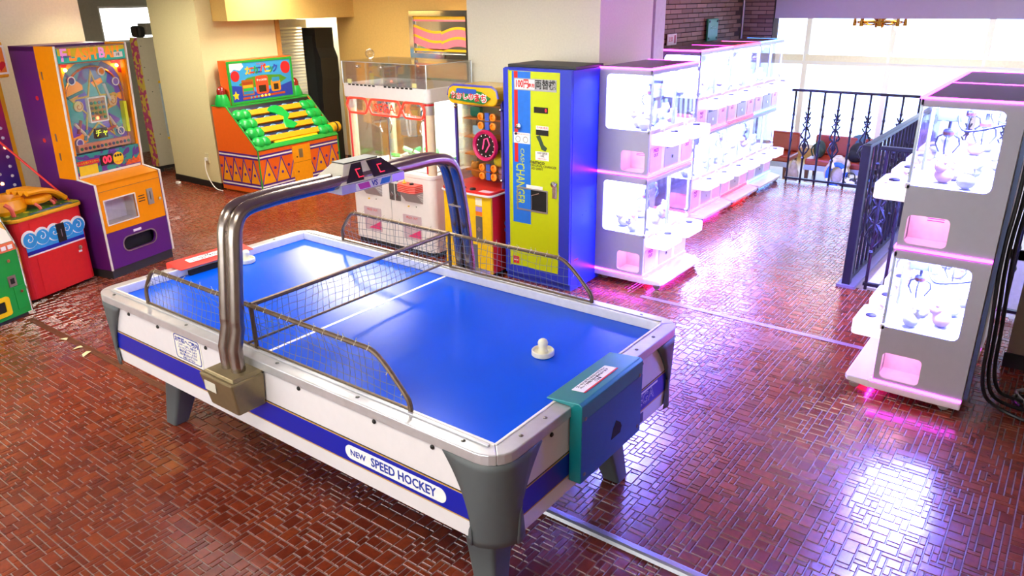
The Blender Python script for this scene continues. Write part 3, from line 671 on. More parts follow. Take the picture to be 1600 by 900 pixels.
            B().tube(smooth_path([(cx + .03, cy + .03, zt_ - .03), (cx + .09, cy + .05, zt_ - .12), (cx + .14, cy + .11, zt_ - .13), (cx + .15, D - .02, zt_ - .06)], 2), .005, 6).build('claw_cable', mat('cable_navy', '#0e1e40', .5), cr, smooth=True)
        # strips of coloured LEDs round the deck
        B().box(-hw - .003, hw + .003, -.009, .0, z0 - .004, z0 + .012).build('led_strip', lm, t)
        for s in (-1, 1): B().box(min(s * hw, s * (hw + .003)), max(s * hw, s * (hw + .003)), 0, D, z0 - .004, z0 + .012).build('led_strip', lm, t)
    zt2 = 1.645
    B().box(-hw - .003, hw + .003, -.009, .018, zt2, zt2 + .012).build('led_strip', lm, t)
    for s in (-1, 1): B().box(min(s * hw, s * (hw + .003)), max(s * (hw - .015), s * (hw + .003)) if s > 0 else s * (hw - .015), .018, D, zt2, zt2 + .012).build('led_strip', lm, t)
    # prizes in the two pits
    M4 = t.matrix_basis.copy(); rn = random.Random(lab)
    for lev, z0 in (('lower', .095), ('upper', .88)):
        for k in range(prizes):
            lx = -.33 + .66 * (k + .5) / prizes; ly = rn.uniform(.09, .36); r = rn.uniform(.045, .06)
            p = B().ball((0, 0, r * .8), (r, r * .85, r * .8), 10, 7).ball((r * .1, -r * .6, r * 1.7), r * .62, 10, 7).ball((-r * .4, -r * .55, r * 2.2), r * .22, 6, 5).ball((r * .55, -r * .55, r * 2.2), r * .22, 6, 5)
            wp = Matrix.Translation(loc) @ Matrix.Rotation(rad(rz), 4, 'Z') @ Vector((lx, ly, z0 + .325))
            pm = mat('plush_' + ('white', 'cream', 'rose')[k % 3], ('#eef0f2', '#f0e6d2', '#f2c6cc')[k % 3], .9)
            o = p.build('plush_toy', pm, None, smooth=True, loc=wp, rot=(0, 0, rn.uniform(0, 6)))
            q = k if rz > 0 else prizes - 1 - k
            tag(o, '%s plush toy %s from near end in %s pit of %s' % (('white', 'cream', 'rose')[k % 3], ('first', 'second', 'third', 'fourth', 'fifth', 'sixth', 'seventh')[q], lev, place), 'plush toy', 'plush in %s pit, %s' % (lev, place))
    return t
crane((.033, 3.14, 0), 90, 'magenta', 'stacked white crane game with magenta lights beside the blue change machine', 'stacked crane games', prizes=7, place='crane game by change machine')
crane((-.46, 5.09, 0), 90, 'pink', 'pink lit crane game at the near end of the row of three', 'stacked crane games', prizes=4, place='pink crane game in row')
crane((-.46, 5.875, 0), 90, 'red', 'red lit crane game in the middle of the row of three', 'stacked crane games', prizes=4, place='red crane game in row')
crane((-.46, 6.66, 0), 90, 'blue', 'blue lit crane game at the railing end of the row of three', 'stacked crane games', prizes=4, place='blue crane game in row')
crane((1.872, 2.39, 0), -90, 'magenta', 'stacked grey crane game nearest on the right, its side with two prize openings facing us', 'stacked crane games', flip=True, prizes=7, place='nearest crane game on right')
crane((1.872, 3.18, 0), -90, 'magenta', 'stacked crane game half hidden behind the nearest right one, by the stair railing', 'stacked crane games', flip=True, prizes=4, place='hidden right crane game')

# ================================================================ change machine
G = thing('change_machine', 'tall blue and lime change machine beside the crane games', 'change machine', (-.695, 2.375, 0))
cb_blue = mat('changer_blue_paint', '#2a3cc4', .3, var=.03); lime = mat('changer_lime', '#c4d400', .4, var=.02); sky = mat('changer_sky_blue', '#1d74e0', .4)
B().box(-.305, .305, .012, .44, .0, 1.655).build('body', cb_blue, G, bevel=.004)
B().box(-.30, .30, .05, .43, 1.655, 1.675).build('top_plate', darkgrey, G, bevel=.003)
dr = B().box(-.302, .302, -.008, .012, .055, 1.65).build('door', cb_blue, G, bevel=.003)
B().box(-.245, .205, -.010, -.008, .13, 1.635).build('lime_panel', lime, dr)
B().box(-.218, -.05, -.0115, -.010, .49, 1.633).build('blue_panel', sky, dr)
B().box(-.198, -.165, -.0125, -.0115, .965, 1.633).build('red_bar', red_pl, dr)
B().box(-.252, -.246, -.0118, -.010, .12, 1.64).build('lime_edge', lime, dr)
sg = B().box(-.196, .178, -.0135, -.0105, 1.50, 1.585).build('sign_plate', mat('sign_silver', '#b5b6ba', .35, .5), dr)
B().box(-.188, -.012, -.0145, -.0135, 1.508, 1.578).build('sign_card', ink_white, sg)
text('100円', .07, ink_red, sg, (-.125, -.0147, 1.543), bold=.03, sx=.72); text('専用', .03, ink_red, sg, (-.04, -.0147, 1.535), bold=.03)
text('両替機', .072, ink_black, sg, (.083, -.0142, 1.543), bold=.015, sx=.85)
B().box(-.018, .105, -.0135, -.0105, 1.345, 1.388).build('display', lens, dr); text('0', .034, red_led, dr, (.088, -.0142, 1.366))
B().box(.0, .11, -.0125, -.0105, 1.225, 1.253).build('bill_caption', ink_white, dr); text('千円札専用', .02, ink_red, dr, (.055, -.0128, 1.239))
B().box(.0, .11, -.0135, -.0105, 1.185, 1.225).build('bill_slot', ink_black, dr)
B().prism([(.0, 1.175), (.035, 1.185), (.07, 1.115), (.10, 1.095), (.085, 1.07), (.05, 1.08), (.025, 1.135)], 'y', -.0125, -.0105).build('bill_mark', mat('bill_print', '#2c4a34', .5), dr)
B().box(-.005, .115, -.0125, -.0105, 1.0, 1.065).build('note_card', ink_white, dr)
text('100円硬貨', .022, ink_black, dr, (.055, -.0128, 1.052)); text('10枚', .022, ink_black, dr, (.055, -.0128, 1.032)); text('お取り下さい', .013, ink_red, dr, (.055, -.0128, 1.011))
B().box(-.205, -.055, -.013, -.0115, 1.11, 1.19).build('coin_card', ink_white, dr)
text('硬貨の投入はできません', .0125, ink_red, dr, (-.13, -.0133, 1.178))
for x in (-.165, -.095): B().plate(circ(x, 1.14, .024), [circ(x, 1.14, .019)], 'y', -.0136, -.013).build('coin_mark', mat('coin_mark_grey', '#8b8b8b', .4), dr)
B().lathe([(.024, 0), (.022, -.02), (.012, -.026)], 14, (-.15, -.0115, 1.235), 'y').build('coin_knob', chrome, dr, smooth=True)
B().cyl((-.182, -.02, 1.225), .008, .012, 'y', 10).cyl((-.182, -.02, 1.18), .01, .012, 'y', 10).build('indicator', darkgrey, dr)
text('CASH', .05, lime, dr, (-.128, -.0122, 1.01), (90, 90, 0), bold=.0, sx=1.)
text('CHANGER', .112, lime, dr, (-.150, -.0122, .80), (90, 90, 0), bold=.005, sx=.60)
text('namco', .042, ink_black, dr, (.01, -.0112, .982), bold=.02, sx=1.2, align='CENTER'); text('ORIGINAL CHANGER', .026, ink_black, dr, (.065, -.0112, .955), sx=.95); text('AD-2000T', .026, ink_black, dr, (.01, -.0112, .932), sx=.95)
hd = B().lathe([(.001, -.03), (.024, -.028), (.026, 0)], 14, (.17, -.010, .835), 'y').box(.15, .19, -.02, -.01, .725, .85).build('lock_handle', chrome, dr, smooth=False, bevel=.004)
cu = B().plate(rrect(-.178, .108, .595, .775, .004, 1), [rrect(-.168, .098, .607, .765, .004, 1)], 'y', -.016, -.008).build('coin_return_frame', steel, dr)
B().box(-.168, .098, -.0105, -.0102, .607, .765).build('coin_return_recess', hole_m, cu)
B().tube([(-.04, -.013, .615), (-.04, -.013, .72), (.03, -.013, .745)], .005, 6).build('coin_chute', chrome, cu)
B().box(-.09, .06, -.013, -.0105, .775, .80).build('return_caption', ink_white, dr)
B().box(-.225, -.165, -.0118, -.010, .145, .205).build('maker_badge', ink_red, dr); text('namco', .016, ink_white, dr, (-.195, -.0122, .175), bold=.02)
for y, z in ((.17, .58), (.22, .60), (.30, .62), (.34, .60)): B().cyl((.3045, y, z), .004, .002, 'x', 8).build('rivet', ink_black, G)
B().box(.3045, .3055, .06, .12, .235, .25).build('serial_plate', mat('serial_plate_red', '#7a2a3a', .5), G)

# ================================================================ railings
iron = mat('black_wrought_iron', '#1b1b26', .4, .3, var=.1)
def ornament(b, x, f, z0, big=True):
    """cast rosette on a baluster, centred at x in the railing's own line"""
    for z, w in ((.80, .030), (.74, .036), (.66, .046), (.52, .05)):
        b.tube([f(x - w, z + .045), f(x - w * .55, z + .010), f(x, z), f(x + w * .55, z + .010), f(x + w, z + .045)], .009, 5)
        b.tube([f(x - w * .8, z - .035), f(x - w * .3, z - .006), f(x, z), f(x + w * .3, z - .006), f(x + w * .8, z - .035)], .009, 5)
    for sgn in (-1, 1):
        b.tube([f(x, .67), f(x + sgn * .03, .62), f(x + sgn * .055, .565), f(x + sgn * .045, .535), f(x + sgn * .02, .55)], .009, 5)
        b.tube([f(x, .53), f(x + sgn * .04, .47), f(x + sgn * .058, .42), f(x + sgn * .03, .37), f(x, .33)], .010, 5)
        b.tube([f(x, .49), f(x + sgn * .022, .45), f(x, .40)], .012, 5)
    b.lathe([(.010, .28), (.022, .30), (.010, .32)], 8, f(x, 0))
def railing(name, A, Bp, spacing, lab, start_ornament=0, top=1.10, rail=.026, base=.055):
    A = Vector(A); Bp = Vector(Bp); d = Bp - A; Ln = d.length; d.normalize(); ang = math.atan2(d.y, d.x)
    t = thing(name, lab, 'railing', A, math.degrees(ang))
    B().box(-rail, Ln + rail, -rail, rail, top - .028, top).build('handrail', iron, t, bevel=.006)
    B().box(0, Ln, -.018, .018, base - .022, base).build('bottom_rail', iron, t)
    n = int(Ln / spacing); f = lambda x, z: (x, 0, z)
    for k in range(n + 1):
        x = .02 + k * spacing
        if x > Ln - .01: break
        b = B().tube([f(x, 0), f(x, top - .02)], .0125, 6)
        if (k + start_ornament) % 2 == 0: ornament(b, x, f, 0); b.lathe([(.013, .87), (.019, .885), (.013, .90)], 8, (x, 0, 0))
        else:
            for z in (.35, .5, .65, .8): b.lathe([(.0125, z - .02), (.018, z), (.0125, z + .02)], 6, (x, 0, 0))
        b.build('baluster', iron, t, smooth=True)
    return t
railing('iron_railing', (-.27, 7.06, 0), (4.5, 7.10, 0), .165, 'black wrought iron railing along the lounge edge in front of the red bench', 1)
r1 = railing('iron_railing', (1.30, 3.74, 0), (1.33, 6.98, 0), .135, 'black iron stair railing running back from the square corner post', 1)
B().box(-.03, .03, -.03, .03, 0, 1.10).build('corner_post', iron, r1, bevel=.004)
B().box(-.06, 3.2, -.075, .06, -.004, .02).build('base_plate', mat('rail_base_grey', '#6f6c80', .5), r1)
r2 = railing('iron_railing', (1.42, 3.74, 0), (4.5, 3.74, 0), .13, 'black iron railing leaving the corner post behind the right crane games', 0)

# ================================================================ pinball machine (flash ball)
orange = mat('amber_orange_laminate', '#f29400', .35, var=.03, spec=.25); purple = mat('deep_purple_laminate', '#581a74', .35, var=.03)
trim_w = mat('white_edge_trim', '#e6e2da', .4)
P = thing('pinball_machine', 'purple and orange upright pinball machine between the red claw game and the passage', 'arcade machine', (-3.70, .78, 0), 104)
w = .325
B().box(-w + .01, w - .01, .01, .58, 0, .075).build('plinth', darkgrey, P)
lowp = [(.0, .075), (.0, .79), (.18, .82), (.62, .82), (.62, .075)]
upp = [(.375, .82), (.335, 1.83), (.62, 1.83), (.62, .82)]; upo = [(.18, .815), (.175, .83), (.122, 1.835), (.335, 1.835), (.375, .82)]
for s in (-1, 1):
    a, b = s * w, s * (w - .018)
    B().prism(lowp, 'x', a, b).build('lower_side', purple, P); B().prism(upp, 'x', a, b).build('upper_side', purple, P)
    B().prism(upo, 'x', a, b).build('orange_cheek', orange, P)
    B().tube([(s * (w - .004), -.003, .075), (s * (w - .004), -.003, .79), (s * (w - .004), .18, .822)], .009, 6).build('edge_trim', trim_w, P, smooth=True)
    B().tube([(s * (w - .004), .175, .83), (s * (w - .004), .119, 1.835)], .009, 6).build('edge_trim', trim_w, P, smooth=True)
B().box(-w, w, .34, .62, 1.80, 1.835).build('roof', purple, P)
B().box(-w + .018, w - .018, .60, .62, .075, 1.83).build('back_panel', purple, P)
fp = B().plate(rrect(-w + .018, w - .018, .386, .785, .003, 1), [rrect(-.272, .03, .448, .65, .004, 1)], 'y', 0, .02).build('upper_door', orange, P)
B().plate(rrect(-.278, .036, .442, .656, .004, 1), [rrect(-.268, .026, .452, .646, .004, 1)], 'y', -.004, 0).build('window_frame', trim_w, fp)
B().box(-.272, .03, .13, .135, .448, .65).box(-.272, .03, .02, .135, .44, .448).box(-.28, -.272, .02, .135, .448, .65).box(.03, .038, .02, .135, .448, .65).build('prize_box', mat('prize_box_pale', '#d7d3d8', .5), fp)
B().box(-.27, .028, .004, .007, .45, .648).build('flap_pane', clear, fp)
for q in range(3): B().box(.06, .125, -.002, 0, .565 + q * .022, .573 + q * .022).build('speaker_slot', ink_black, fp)
B().box(.15, .21, -.006, 0, .52, .655).build('coin_plate', steel, fp); B().box(.178, .183, -.008, -.005, .56, .63).build('coin_slot', ink_black, fp)
B().cyl((.27, -.012, .55), .013, .012, 'y').build('lock', chrome, fp)
B().tube([(-w + .02, -.001, .725), (w - .02, -.001, .725)], .002, 4).build('seam', mat('seam_brown', '#8a5410', .5), fp)
lpn = B().plate(rrect(-w + .018, w - .018, .078, .384, .003, 1), [rrect(-.165, .165, .195, .31, .055, 5)], 'y', 0, .02).build('lower_door', purple, P)
B().plate(rrect(-.175, .175, .186, .319, .06, 5), [rrect(-.165, .165, .195, .31, .055, 5)], 'y', -.004, .0).build('chute_rim', steel, lpn)
B().box(-.17, .17, .06, .065, .18, .33).build('chute_recess', hole_m, lpn)
B().box(-.05, .03, -.003, 0, .335, .355).build('chute_label', ink_white, lpn)
B().add([(-w + .01, 0, .787), (w - .01, 0, .787), (w - .01, .178, .82), (-w + .01, .178, .82), (-w + .01, 0, .775), (w - .01, 0, .775), (w - .01, .178, .80), (-w + .01, .178, .80)], [(0, 1, 2, 3), (4, 7, 6, 5), (0, 4, 5, 1), (1, 5, 6, 2), (2, 6, 7, 3), (3, 7, 4, 0)]).build('front_shelf', orange, P)
# upper front is a tilted plane: work in a child frame (x, z up along the tilt, y into the machine)
tilt = math.atan2(.056, 1.01)
H = Matrix.Translation((0, .178, .822)) @ Matrix.Rotation(tilt, 4, 'X')
def up(b, name, m, parent=None, **k): return b.xf(H).build(name, m, parent or P, **k)
def uptext(s, size, m, par, x, z, y=-.004, **k):
    o = text(s, size, m, par, H @ Vector((x, y, z)), (90 + math.degrees(tilt), 0, 0), **k); return o
iw = w - .02
dp = up(B().box(-iw, iw, 0, .012, .0, .185), 'display_panel', tex_mat('display_art', ['#5b2a8c', '#5b2a8c', '#1f8f8a', '#6a35a0', '#5b2a8c'], 7., .3, 'noise', 2.))
up(B().prism([(-.30, .0), (.30, .0), (.30, .02), (-.30, .02)], 'y', -.0005, 0), 'display_edge', trim_w, dp)
up(B().box(-.29, -.12, -.003, 0, .02, .095), 'rule_card', mat('card_yellow', '#e8c81c', .4), dp)
up(B().box(-.30, -.10, -.003, 0, .10, .135), 'caption_bar', ink_red, dp); uptext('ボールを選んでスタート', .02, yellow_pl, dp, -.2, .117)
up(B().box(-.085, .035, -.004, 0, .065, .15), 'score_window', ink_black, dp); uptext('00', .085, red_led, dp, -.025, .107, -.006, bold=.01)
up(B().prism(circ(.085, .10, .052, 20), 'y', -.004, 0), 'smiley_ball', mat('ball_yellow', '#f0c818', .4), dp)
for x in (.06, .085, .11): up(B().prism(circ(x, .125, .011, 10), 'y', -.005, -.004), 'ball_dot', ink_black, dp)
uptext('パチパチ', .022, ink_red, dp, .085, .07, -.005)
up(B().prism([(.15, .03), (.19, .075), (.21, .05), (.24, .09), (.26, .06), (.30, .10), (.30, .03)], 'y', -.003, 0), 'flame_print', mat('flame_orange', '#f0701c', .4), dp)
for k in range(4): up(B().box(.15, .29, -.0032, -.003, .034 + k * .011, .039 + k * .011), 'print_line', mat('print_line_red', '#b02818', .4), dp)
uptext('SHOKEN', .022, mat('ink_lilac', '#a46fe0', .4), dp, .06, .172)
# playfield behind glass
art = tex_mat('pinball_art', ['#3a2a86', '#1f9a9c', '#5a2f96', '#28487c', '#e08a2a', '#2f7f86', '#7a3fb0', '#b84a6a', '#1d6f7a', '#4a3a9a'], 9., .35, 'voronoi', emit=.3)  # weak emission in the print stands in for light inside the case
pf = up(B().box(-iw, iw, .06, .075, .185, .885), 'pinball_field', art)
up(B().box(-iw, -iw + .015, 0, .06, .185, .885), 'side_wall', orange, pf); up(B().box(iw - .015, iw, 0, .06, .185, .885), 'side_wall', orange, pf)
up(B().tube(arc((0, .58), .265, 0, 180, 20, lambda a, b: (a, .05, b)), .009, 6), 'arch_rail', mat('copper_rail', '#e07a30', .25, .8), pf, smooth=True)
up(B().tube([(.265, .05, .22), (.265, .05, .58)], .009, 6), 'lane_rail', MATS['copper_rail'], pf, smooth=True)
cor = mat('corner_yellow', '#f2b21c', .4)
for s in (-1, 1):
    up(B().ball((s * .235, .03, .835), .014, 8, 6), 'corner_lamp', mat('corner_lamp', '#ffd890', .4, emit=30., emit_col='#ffb040'), pf)
    up(B().prism([(s * .29, .885), (s * .10, .885), (s * .22, .82), (s * .265, .74), (s * .29, .60)], 'y', .052, .06), 'corner_plate', cor, pf)
    up(B().prism([(s * .29, .885), (s * .19, .885), (s * .21, .85), (s * .25, .85), (s * .26, .78), (s * .29, .77)], 'y', .048, .052), 'corner_red', ink_red, pf)
star = [(.24 * (1 if k % 2 == 0 else .42) * math.sin(k * PI / 5), .52 + .30 * (1 if k % 2 == 0 else .42) * math.cos(k * PI / 5)) for k in range(10)]
star_in = [(x * .88, .52 + (y - .52) * .88) for x, y in star]
up(B().plate(star, [star_in], 'y', .05, .06), 'star_outline', mat('star_gold', '#d8b23c', .4), pf)
cd_ = up(B().box(-.075, .075, .035, .06, .42, .60), 'target_grid', mat('grid_copper', '#b8623a', .4), pf)
up(B().plate(rrect(-.085, .085, .41, .61, .004, 1), [rrect(-.075, .075, .42, .60, .003, 1)], 'y', .03, .06), 'grid_frame', ink_white, pf)
for r in range(4):
    for c_ in range(4):
        lit = (r, c_) == (0, 1)
        up(B().prism(circ(-.054 + c_ * .036, .443 + r * .04, .013, 10), 'y', .03, .035), 'target_light', mat('lit_target', '#ff8a5a', .4, emit=5., emit_col='#ff6a3a') if lit else mat(('dot_green', 'dot_blue', 'dot_plum', 'dot_navy')[(r + c_) % 4], ('#2f7f4a', '#2a3a7c', '#7a2a5a', '#20204a')[(r + c_) % 4], .4), cd_)
dot = up(B().box(-.06, .05, .03, .06, .28, .36), 'dot_screen', ink_black, pf); uptext('チャ', .062, mat('dot_lime', '#c8e020', .4, emit=1.5, emit_col='#c8e020'), dot, -.005, .32, .028)
for x, z in ((-.16, .55), (.16, .56)):
    o = up(B().prism(circ(x, z, .042, 18), 'y', .045, .06), 'spiral_disc', mat('spiral_cream', '#e8c890', .4), pf)
    up(B().tube([(x + .004 * q * math.cos(q * .8), .044, z + .004 * q * math.sin(q * .8)) for q in range(1, 10)], .003, 4), 'spiral_line', mat('spiral_orange', '#d07a20', .4), o)
for x, z, c_ in ((-.19, .75, '#2a3f9c'), (.21, .71, '#8a6ac0'), (-.21, .27, '#6a5ab8'), (.19, .31, '#2f56b8'), (.09, .80, '#e8932a'), (.03, .22, '#e07a3a')):
    o = up(B().prism(circ(x, z, .032, 16), 'y', .04, .06), 'bumper', mat('bumper_' + c_[1:], c_, .3), pf)
    up(B().plate(circ(x, z, .034, 16), [circ(x, z, .026, 16)], 'y', .036, .04), 'bumper_ring', ink_white, o)
rowb = up(B().box(-.24, .255, .025, .06, .105 + .09, .255), 'number_row', mat('row_pink', '#e8946a', .4), pf)
for k in range(13): up(B().prism(circ(-.215 + k * .0375, .222, .013, 10), 'y', .02, .025), 'number_dot', mat(('nd_green', 'nd_plum', 'nd_blue')[k % 3], ('#2a7a4a', '#7a2a4a', '#33508a')[k % 3], .4), rowb)
up(B().box(.225, .25, .0, .05, .30, .55), 'ball_lane_tube', mat('lime_lane', '#d4dc28', .4), pf)
for q, (x0, z0, x1, z1, c_) in enumerate(((-.22, .42, -.12, .30, '#e8e0c8'), (.10, .44, .20, .28, '#e8e0c8'), (-.24, .62, -.10, .66, '#2f8f96'), (.10, .70, .14, .56, '#d8e8ec'), (-.16, .44, -.20, .34, '#a8303a'), (.04, .32, .16, .36, '#b8302a'), (-.12, .36, -.15, .28, '#38a0b0'))):
    up(B().tube([(x0, .05, z0), (x1, .05, z1)], .012, 6), 'guide_rail', mat('guide_' + c_[1:], c_, .35), pf, smooth=True)
up(B().box(-iw, iw, .006, .010, .19, .885), 'front_glass', clear)
mq = up(B().box(-iw, iw, -.004, .03, .89, 1.0), 'marquee', mat('marquee_teal', '#1f9a86', .3, emit=.35, emit_col='#1f9a86'))
up(B().prism([(-.30, .945), (-.15, .93), (.30, .965), (.30, .995), (-.30, .995)], 'y', -.0055, -.004), 'marquee_band', mat('marquee_yellow', '#e0c81c', .3), mq)
for z in (.885, 1.002): up(B().tube([(-iw, -.006, z), (iw, -.006, z)], .006, 6), 'marquee_rail', chrome, mq, smooth=True)
uptext('F', .13, mat('letter_pink', '#e090d0', .4, emit=.3), mq, -.255, .945, -.0065, bold=.03)
uptext('LASH', .118, mat('letter_orange', '#f08a1c', .4, emit=.3), mq, -.09, .942, -.0065, bold=.04, sx=.9)
uptext('B', .105, MATS['letter_pink'], mq, .08, .945, -.0075, bold=.04); uptext('ALL', .118, MATS['letter_orange'], mq, .19, .945, -.0065, bold=.04, sx=.85)
uptext('SHOKEN', .022, mat('ink_violet', '#6a2ab0', .4), mq, -.24, .935, -.009, bold=.02)
up(B().box(.19, .275, -.0095, -.008, .905, .945), 'price_sticker', ink_white, mq); uptext('18.', .034, ink_black, mq, .23, .925, -.0105)
for z in (1.62, 1.15, 1.0): B().box(-w - .003, -w, .30, .312, z - .03, z + .03).build('hinge', steel, P)
for y, z in ((.42, 1.45), (.45, 1.12)): B().prism(circ(y, z, .018, 8), 'x', -w - .001, -w).build('sticker_dot', ink_red, P)

# ================================================================ red claw-hand game
K = thing('claw_hand_game', 'red arcade game with wave stripe and a yellow monster hand on top', 'arcade machine', (-3.662, .115, 0), 108)
bodyq = rrect(-.31, .30, 0, .60, .06, 6)
B().prism(bodyq, 'z', .03, .635).build('body', red_pl, K, bevel=.004)
for x in (-.25, .25):
    for y in (.08, .5): B().cyl((x, y, 0), .025, .032, 'z', 12).build('foot', blackm, K)
B().prism(rrect(-.325, .312, -.015, .61, .065, 6), 'z', .635, .662).build('rim', mat('rim_amber', '#e8a512', .35), K, bevel=.008)
B().prism(rrect(-.315, .315, 0.0, .60, .06, 6), 'z', .662, .664).build('top_print', tex_mat('meadow_print', ['#3f7a28', '#5a8f2c', '#2f6a34', '#c8b828', '#3f7a28', '#2f6a34'], 26., .4, 'voronoi'), K)
B().prism([(-.14, .02), (.24, .02), (.24, .05), (.05, .055), (-.14, .03)], 'z', .664, .665).build('river_print', mat('river_blue', '#2f55c0', .4), K)
bandm = mat('wave_sky', '#2f9fe8', .35); navy = mat('wave_navy', '#1420a8', .35)
band = B().box(-.256, .256, -.0055, -.0035, .40, .475).build('wave_band', bandm, K)
B().box(-.256, .256, -.0062, -.0035, .375, .402).build('navy_stripe', navy, K); B().box(-.256, .256, -.006, -.0035, .362, .373).build('white_stripe', ink_white, K)
for k in range(5):
    x = -.215 + k * .108
    dsc = B().prism(circ(x, .492, .068, 20), 'y', -.006, -.0035).build('wave_crest', ink_white, K)
    B().prism(circ(x + .004, .484, .057, 20), 'y', -.0068, -.006).build('crest_fill', bandm, dsc)
    B().tube([(x + .0042 * q * math.cos(q * .75 + 1), -.0072, .49 + .0042 * q * math.sin(q * .75 + 1)) for q in range(1, 10)], .003, 4).build('crest_spiral', ink_white, dsc)
dd = B().box(-.19, .245, -.0035, -.002, .055, .61).build('service_door', red_pl, K, bevel=.001)
cp = B().box(.02, .09, -.014, -.003, .40, .545).build('coin_plate', mat('coin_plate_black', '#26262a', .35, .4), K, bevel=.002); B().box(.052, .058, -.016, -.013, .44, .50).build('coin_slot', steel, cp)
B().cyl((.19, -.014, .31), .016, .012, 'y').build('lock', chrome, K); B().box(.175, .205, -.006, -.003, .27, .285).build('lock_label', ink_white, K)
bb = B().box(-.30, .30, .555, .60, .664, 1.61).build('backboard', mat('board_yellow', '#dca012', .4), K, bevel=.004)
grad = bpy.data.materials.new('board_red_to_blue'); grad.use_nodes = True; _N = grad.node_tree.nodes; _L = grad.node_tree.links
_t = _N.new('ShaderNodeTexCoord'); _s = _N.new('ShaderNodeSeparateXYZ'); _r = _N.new('ShaderNodeValToRGB'); _m = _N.new('ShaderNodeMapRange'); _m.inputs[1].default_value = .74; _m.inputs[2].default_value = 1.5
_L.new(_t.outputs['Object'], _s.inputs[0]); _L.new(_s.outputs[2], _m.inputs[0]); _L.new(_m.outputs[0], _r.inputs[0]); _L.new(_r.outputs[0], _N['Principled BSDF'].inputs['Base Color'])
_r.color_ramp.elements[0].color = srgb('#1c1c78') + (1,); _r.color_ramp.elements[1].color = srgb('#c01818') + (1,); _e = _r.color_ramp.elements.new(.45); _e.color = srgb('#5a1a70') + (1,)
B().box(-.26, .26, .551, .555, .74, 1.57).build('board_print', grad, bb)
lampw = mat('frosted_lamp', '#c8c8d8', .3); lampl = mat('lit_lamp', '#ffe0b0', .3, emit=14., emit_col='#ff9a4a')
for c_ in range(5):
    for r in range(11):
        lit = (c_, r) in ((3, 0), (3, 6), (4, 4), (2, 8))
        B().lathe([(.013, 0), (.011, -.008), (.003, -.011)], 10, (-.20 + c_ * .10, .551, .78 + r * .075 + (c_ % 2) * .03), 'y').build('lamp', lampl if lit else lampw, bb, smooth=True)
B().box(-.315, .315, .52, .60, .664, .72).build('board_foot', red_pl, K)
hd = B().box(-.33, .30, .44, .60, 1.61, 1.87).build('header_box', mat('board_yellow', '#dca012', .4), K, bevel=.012)
B().box(-.30, .30, .436, .44, 1.635, 1.845).build('header_print', ink_white, hd); B().box(-.28, .28, .433, .436, 1.65, 1.83).build('header_art', mat('header_orange', '#f0882a', .4), hd)
for x, z in ((.20, 1.77), (.235, 1.70)):
    B().prism([(x + .045 * math.sin(q) ** 3, z + .04 * (.81 * math.cos(q) - .31 * math.cos(2 * q) - .12 * math.cos(3 * q) - .06 * math.cos(4 * q))) for q in [2 * PI * i / 24 for i in range(24)]], 'y', .430, .433).build('heart_print', ink_red, hd)
# the monster hand and its tub
hy = mat('monster_yellow', '#f0a00c', .3, var=.06)
B().lathe([(.15, 0), (.165, .03), (.15, .10), (.135, .105), (.12, .04)], 26, (-.15, .28, .664)).build('tub', hy, K, smooth=True)
B().lathe([(.125, .05), (.10, .06)], 22, (-.15, .28, .664)).build('tub_lining', red_pl, K, smooth=True)
hand = B().prism([(-.04, .10), (.06, .08), (.16, .12), (.19, .22), (.14, .32), (.02, .34), (-.06, .30)], 'z', .70, .75).build('hand_palm', hy, K, bevel=.02)
for k in range(4):
    y = .10 + k * .062
    B().tube(smooth_path([(-.07, y, .80), (.02, y, .80), (.12, y + .01, .785), (.21, y + .015, .74), (.265, y + .015, .69)], 2), [.018, .02, .022, .024, .026, .026, .026, .026, .024, .024, .022, .02, .018, .017, .016, .014, .012][:17] if False else .021, 8).build('finger', hy, hand, smooth=True)
B().tube(smooth_path([(-.26, .10, .76), (-.24, .07, .73), (-.235, .065, .668)], 2), .016, 8).build('talon', mat('talon_coral', '#d8574a', .35), K, smooth=True)
for x, y in ((-.02, .10), (.13, .13), (.20, .2)): B().tube(smooth_path([(x, y, .71), (x + .01, y - .025, .69), (x + .015, y - .03, .668)], 2), .012, 7).build('talon', MATS['talon_coral'], K, smooth=True)
B().ball((.25, .24, .685), (.03, .05, .02), 10, 6).build('wrist_joint', blackm, K, smooth=True)
B().tube([(.28, .10, .665), (.15, .54, 1.14)], .0085, 8).build('strut_rod', red_pl, K, smooth=True)

# ================================================================ green game at the left edge
Q = thing('token_game', 'green arcade cabinet cut off by the left edge of the picture', 'arcade machine', (-3.392, -.252, 0), 108)
gm = mat('kelly_green_laminate', '#0f9a3a', .35, var=.03)
sp = [(0, .03), (0, .50), (.02, .56), (.09, .70), (.12, .82), (.5, .82), (.5, .03)]
B().prism(sp, 'x', -.62, -.006).build('body', gm, Q)
B().prism(sp, 'x', -.006, .006).build('side_panel', mat('teal_side', '#1d6a9a', .4), Q)
B().tube([(0, 0 + y, z) for y, z in ((-.002, .03), (-.004, .50), (.016, .56), (.088, .70), (.118, .82))], .008, 6).build('edge_trim', chrome, Q, smooth=True)
B().box(-.6, -.02, .02, .48, 0, .03).build('plinth', darkgrey, Q)
cpn = B().add([(-.6, -.006, .505), (-.01, -.006, .505), (-.01, .012, .563), (-.6, .012, .563)], [(0, 1, 2, 3)]).build('control_panel', mat('panel_orange', '#d8622a', .4), Q, thick=.004)
B().add([(-.6, .012, .566), (-.01, .012, .566), (-.01, .082, .70), (-.6, .082, .70)], [(0, 1, 2, 3)]).build('playboard', tex_mat('playboard_print', ['#e8e4d8', '#d8622a', '#e8e4d8', '#3a6ab0', '#d8a23a'], 14., .35, 'voronoi'), Q, thick=.004)
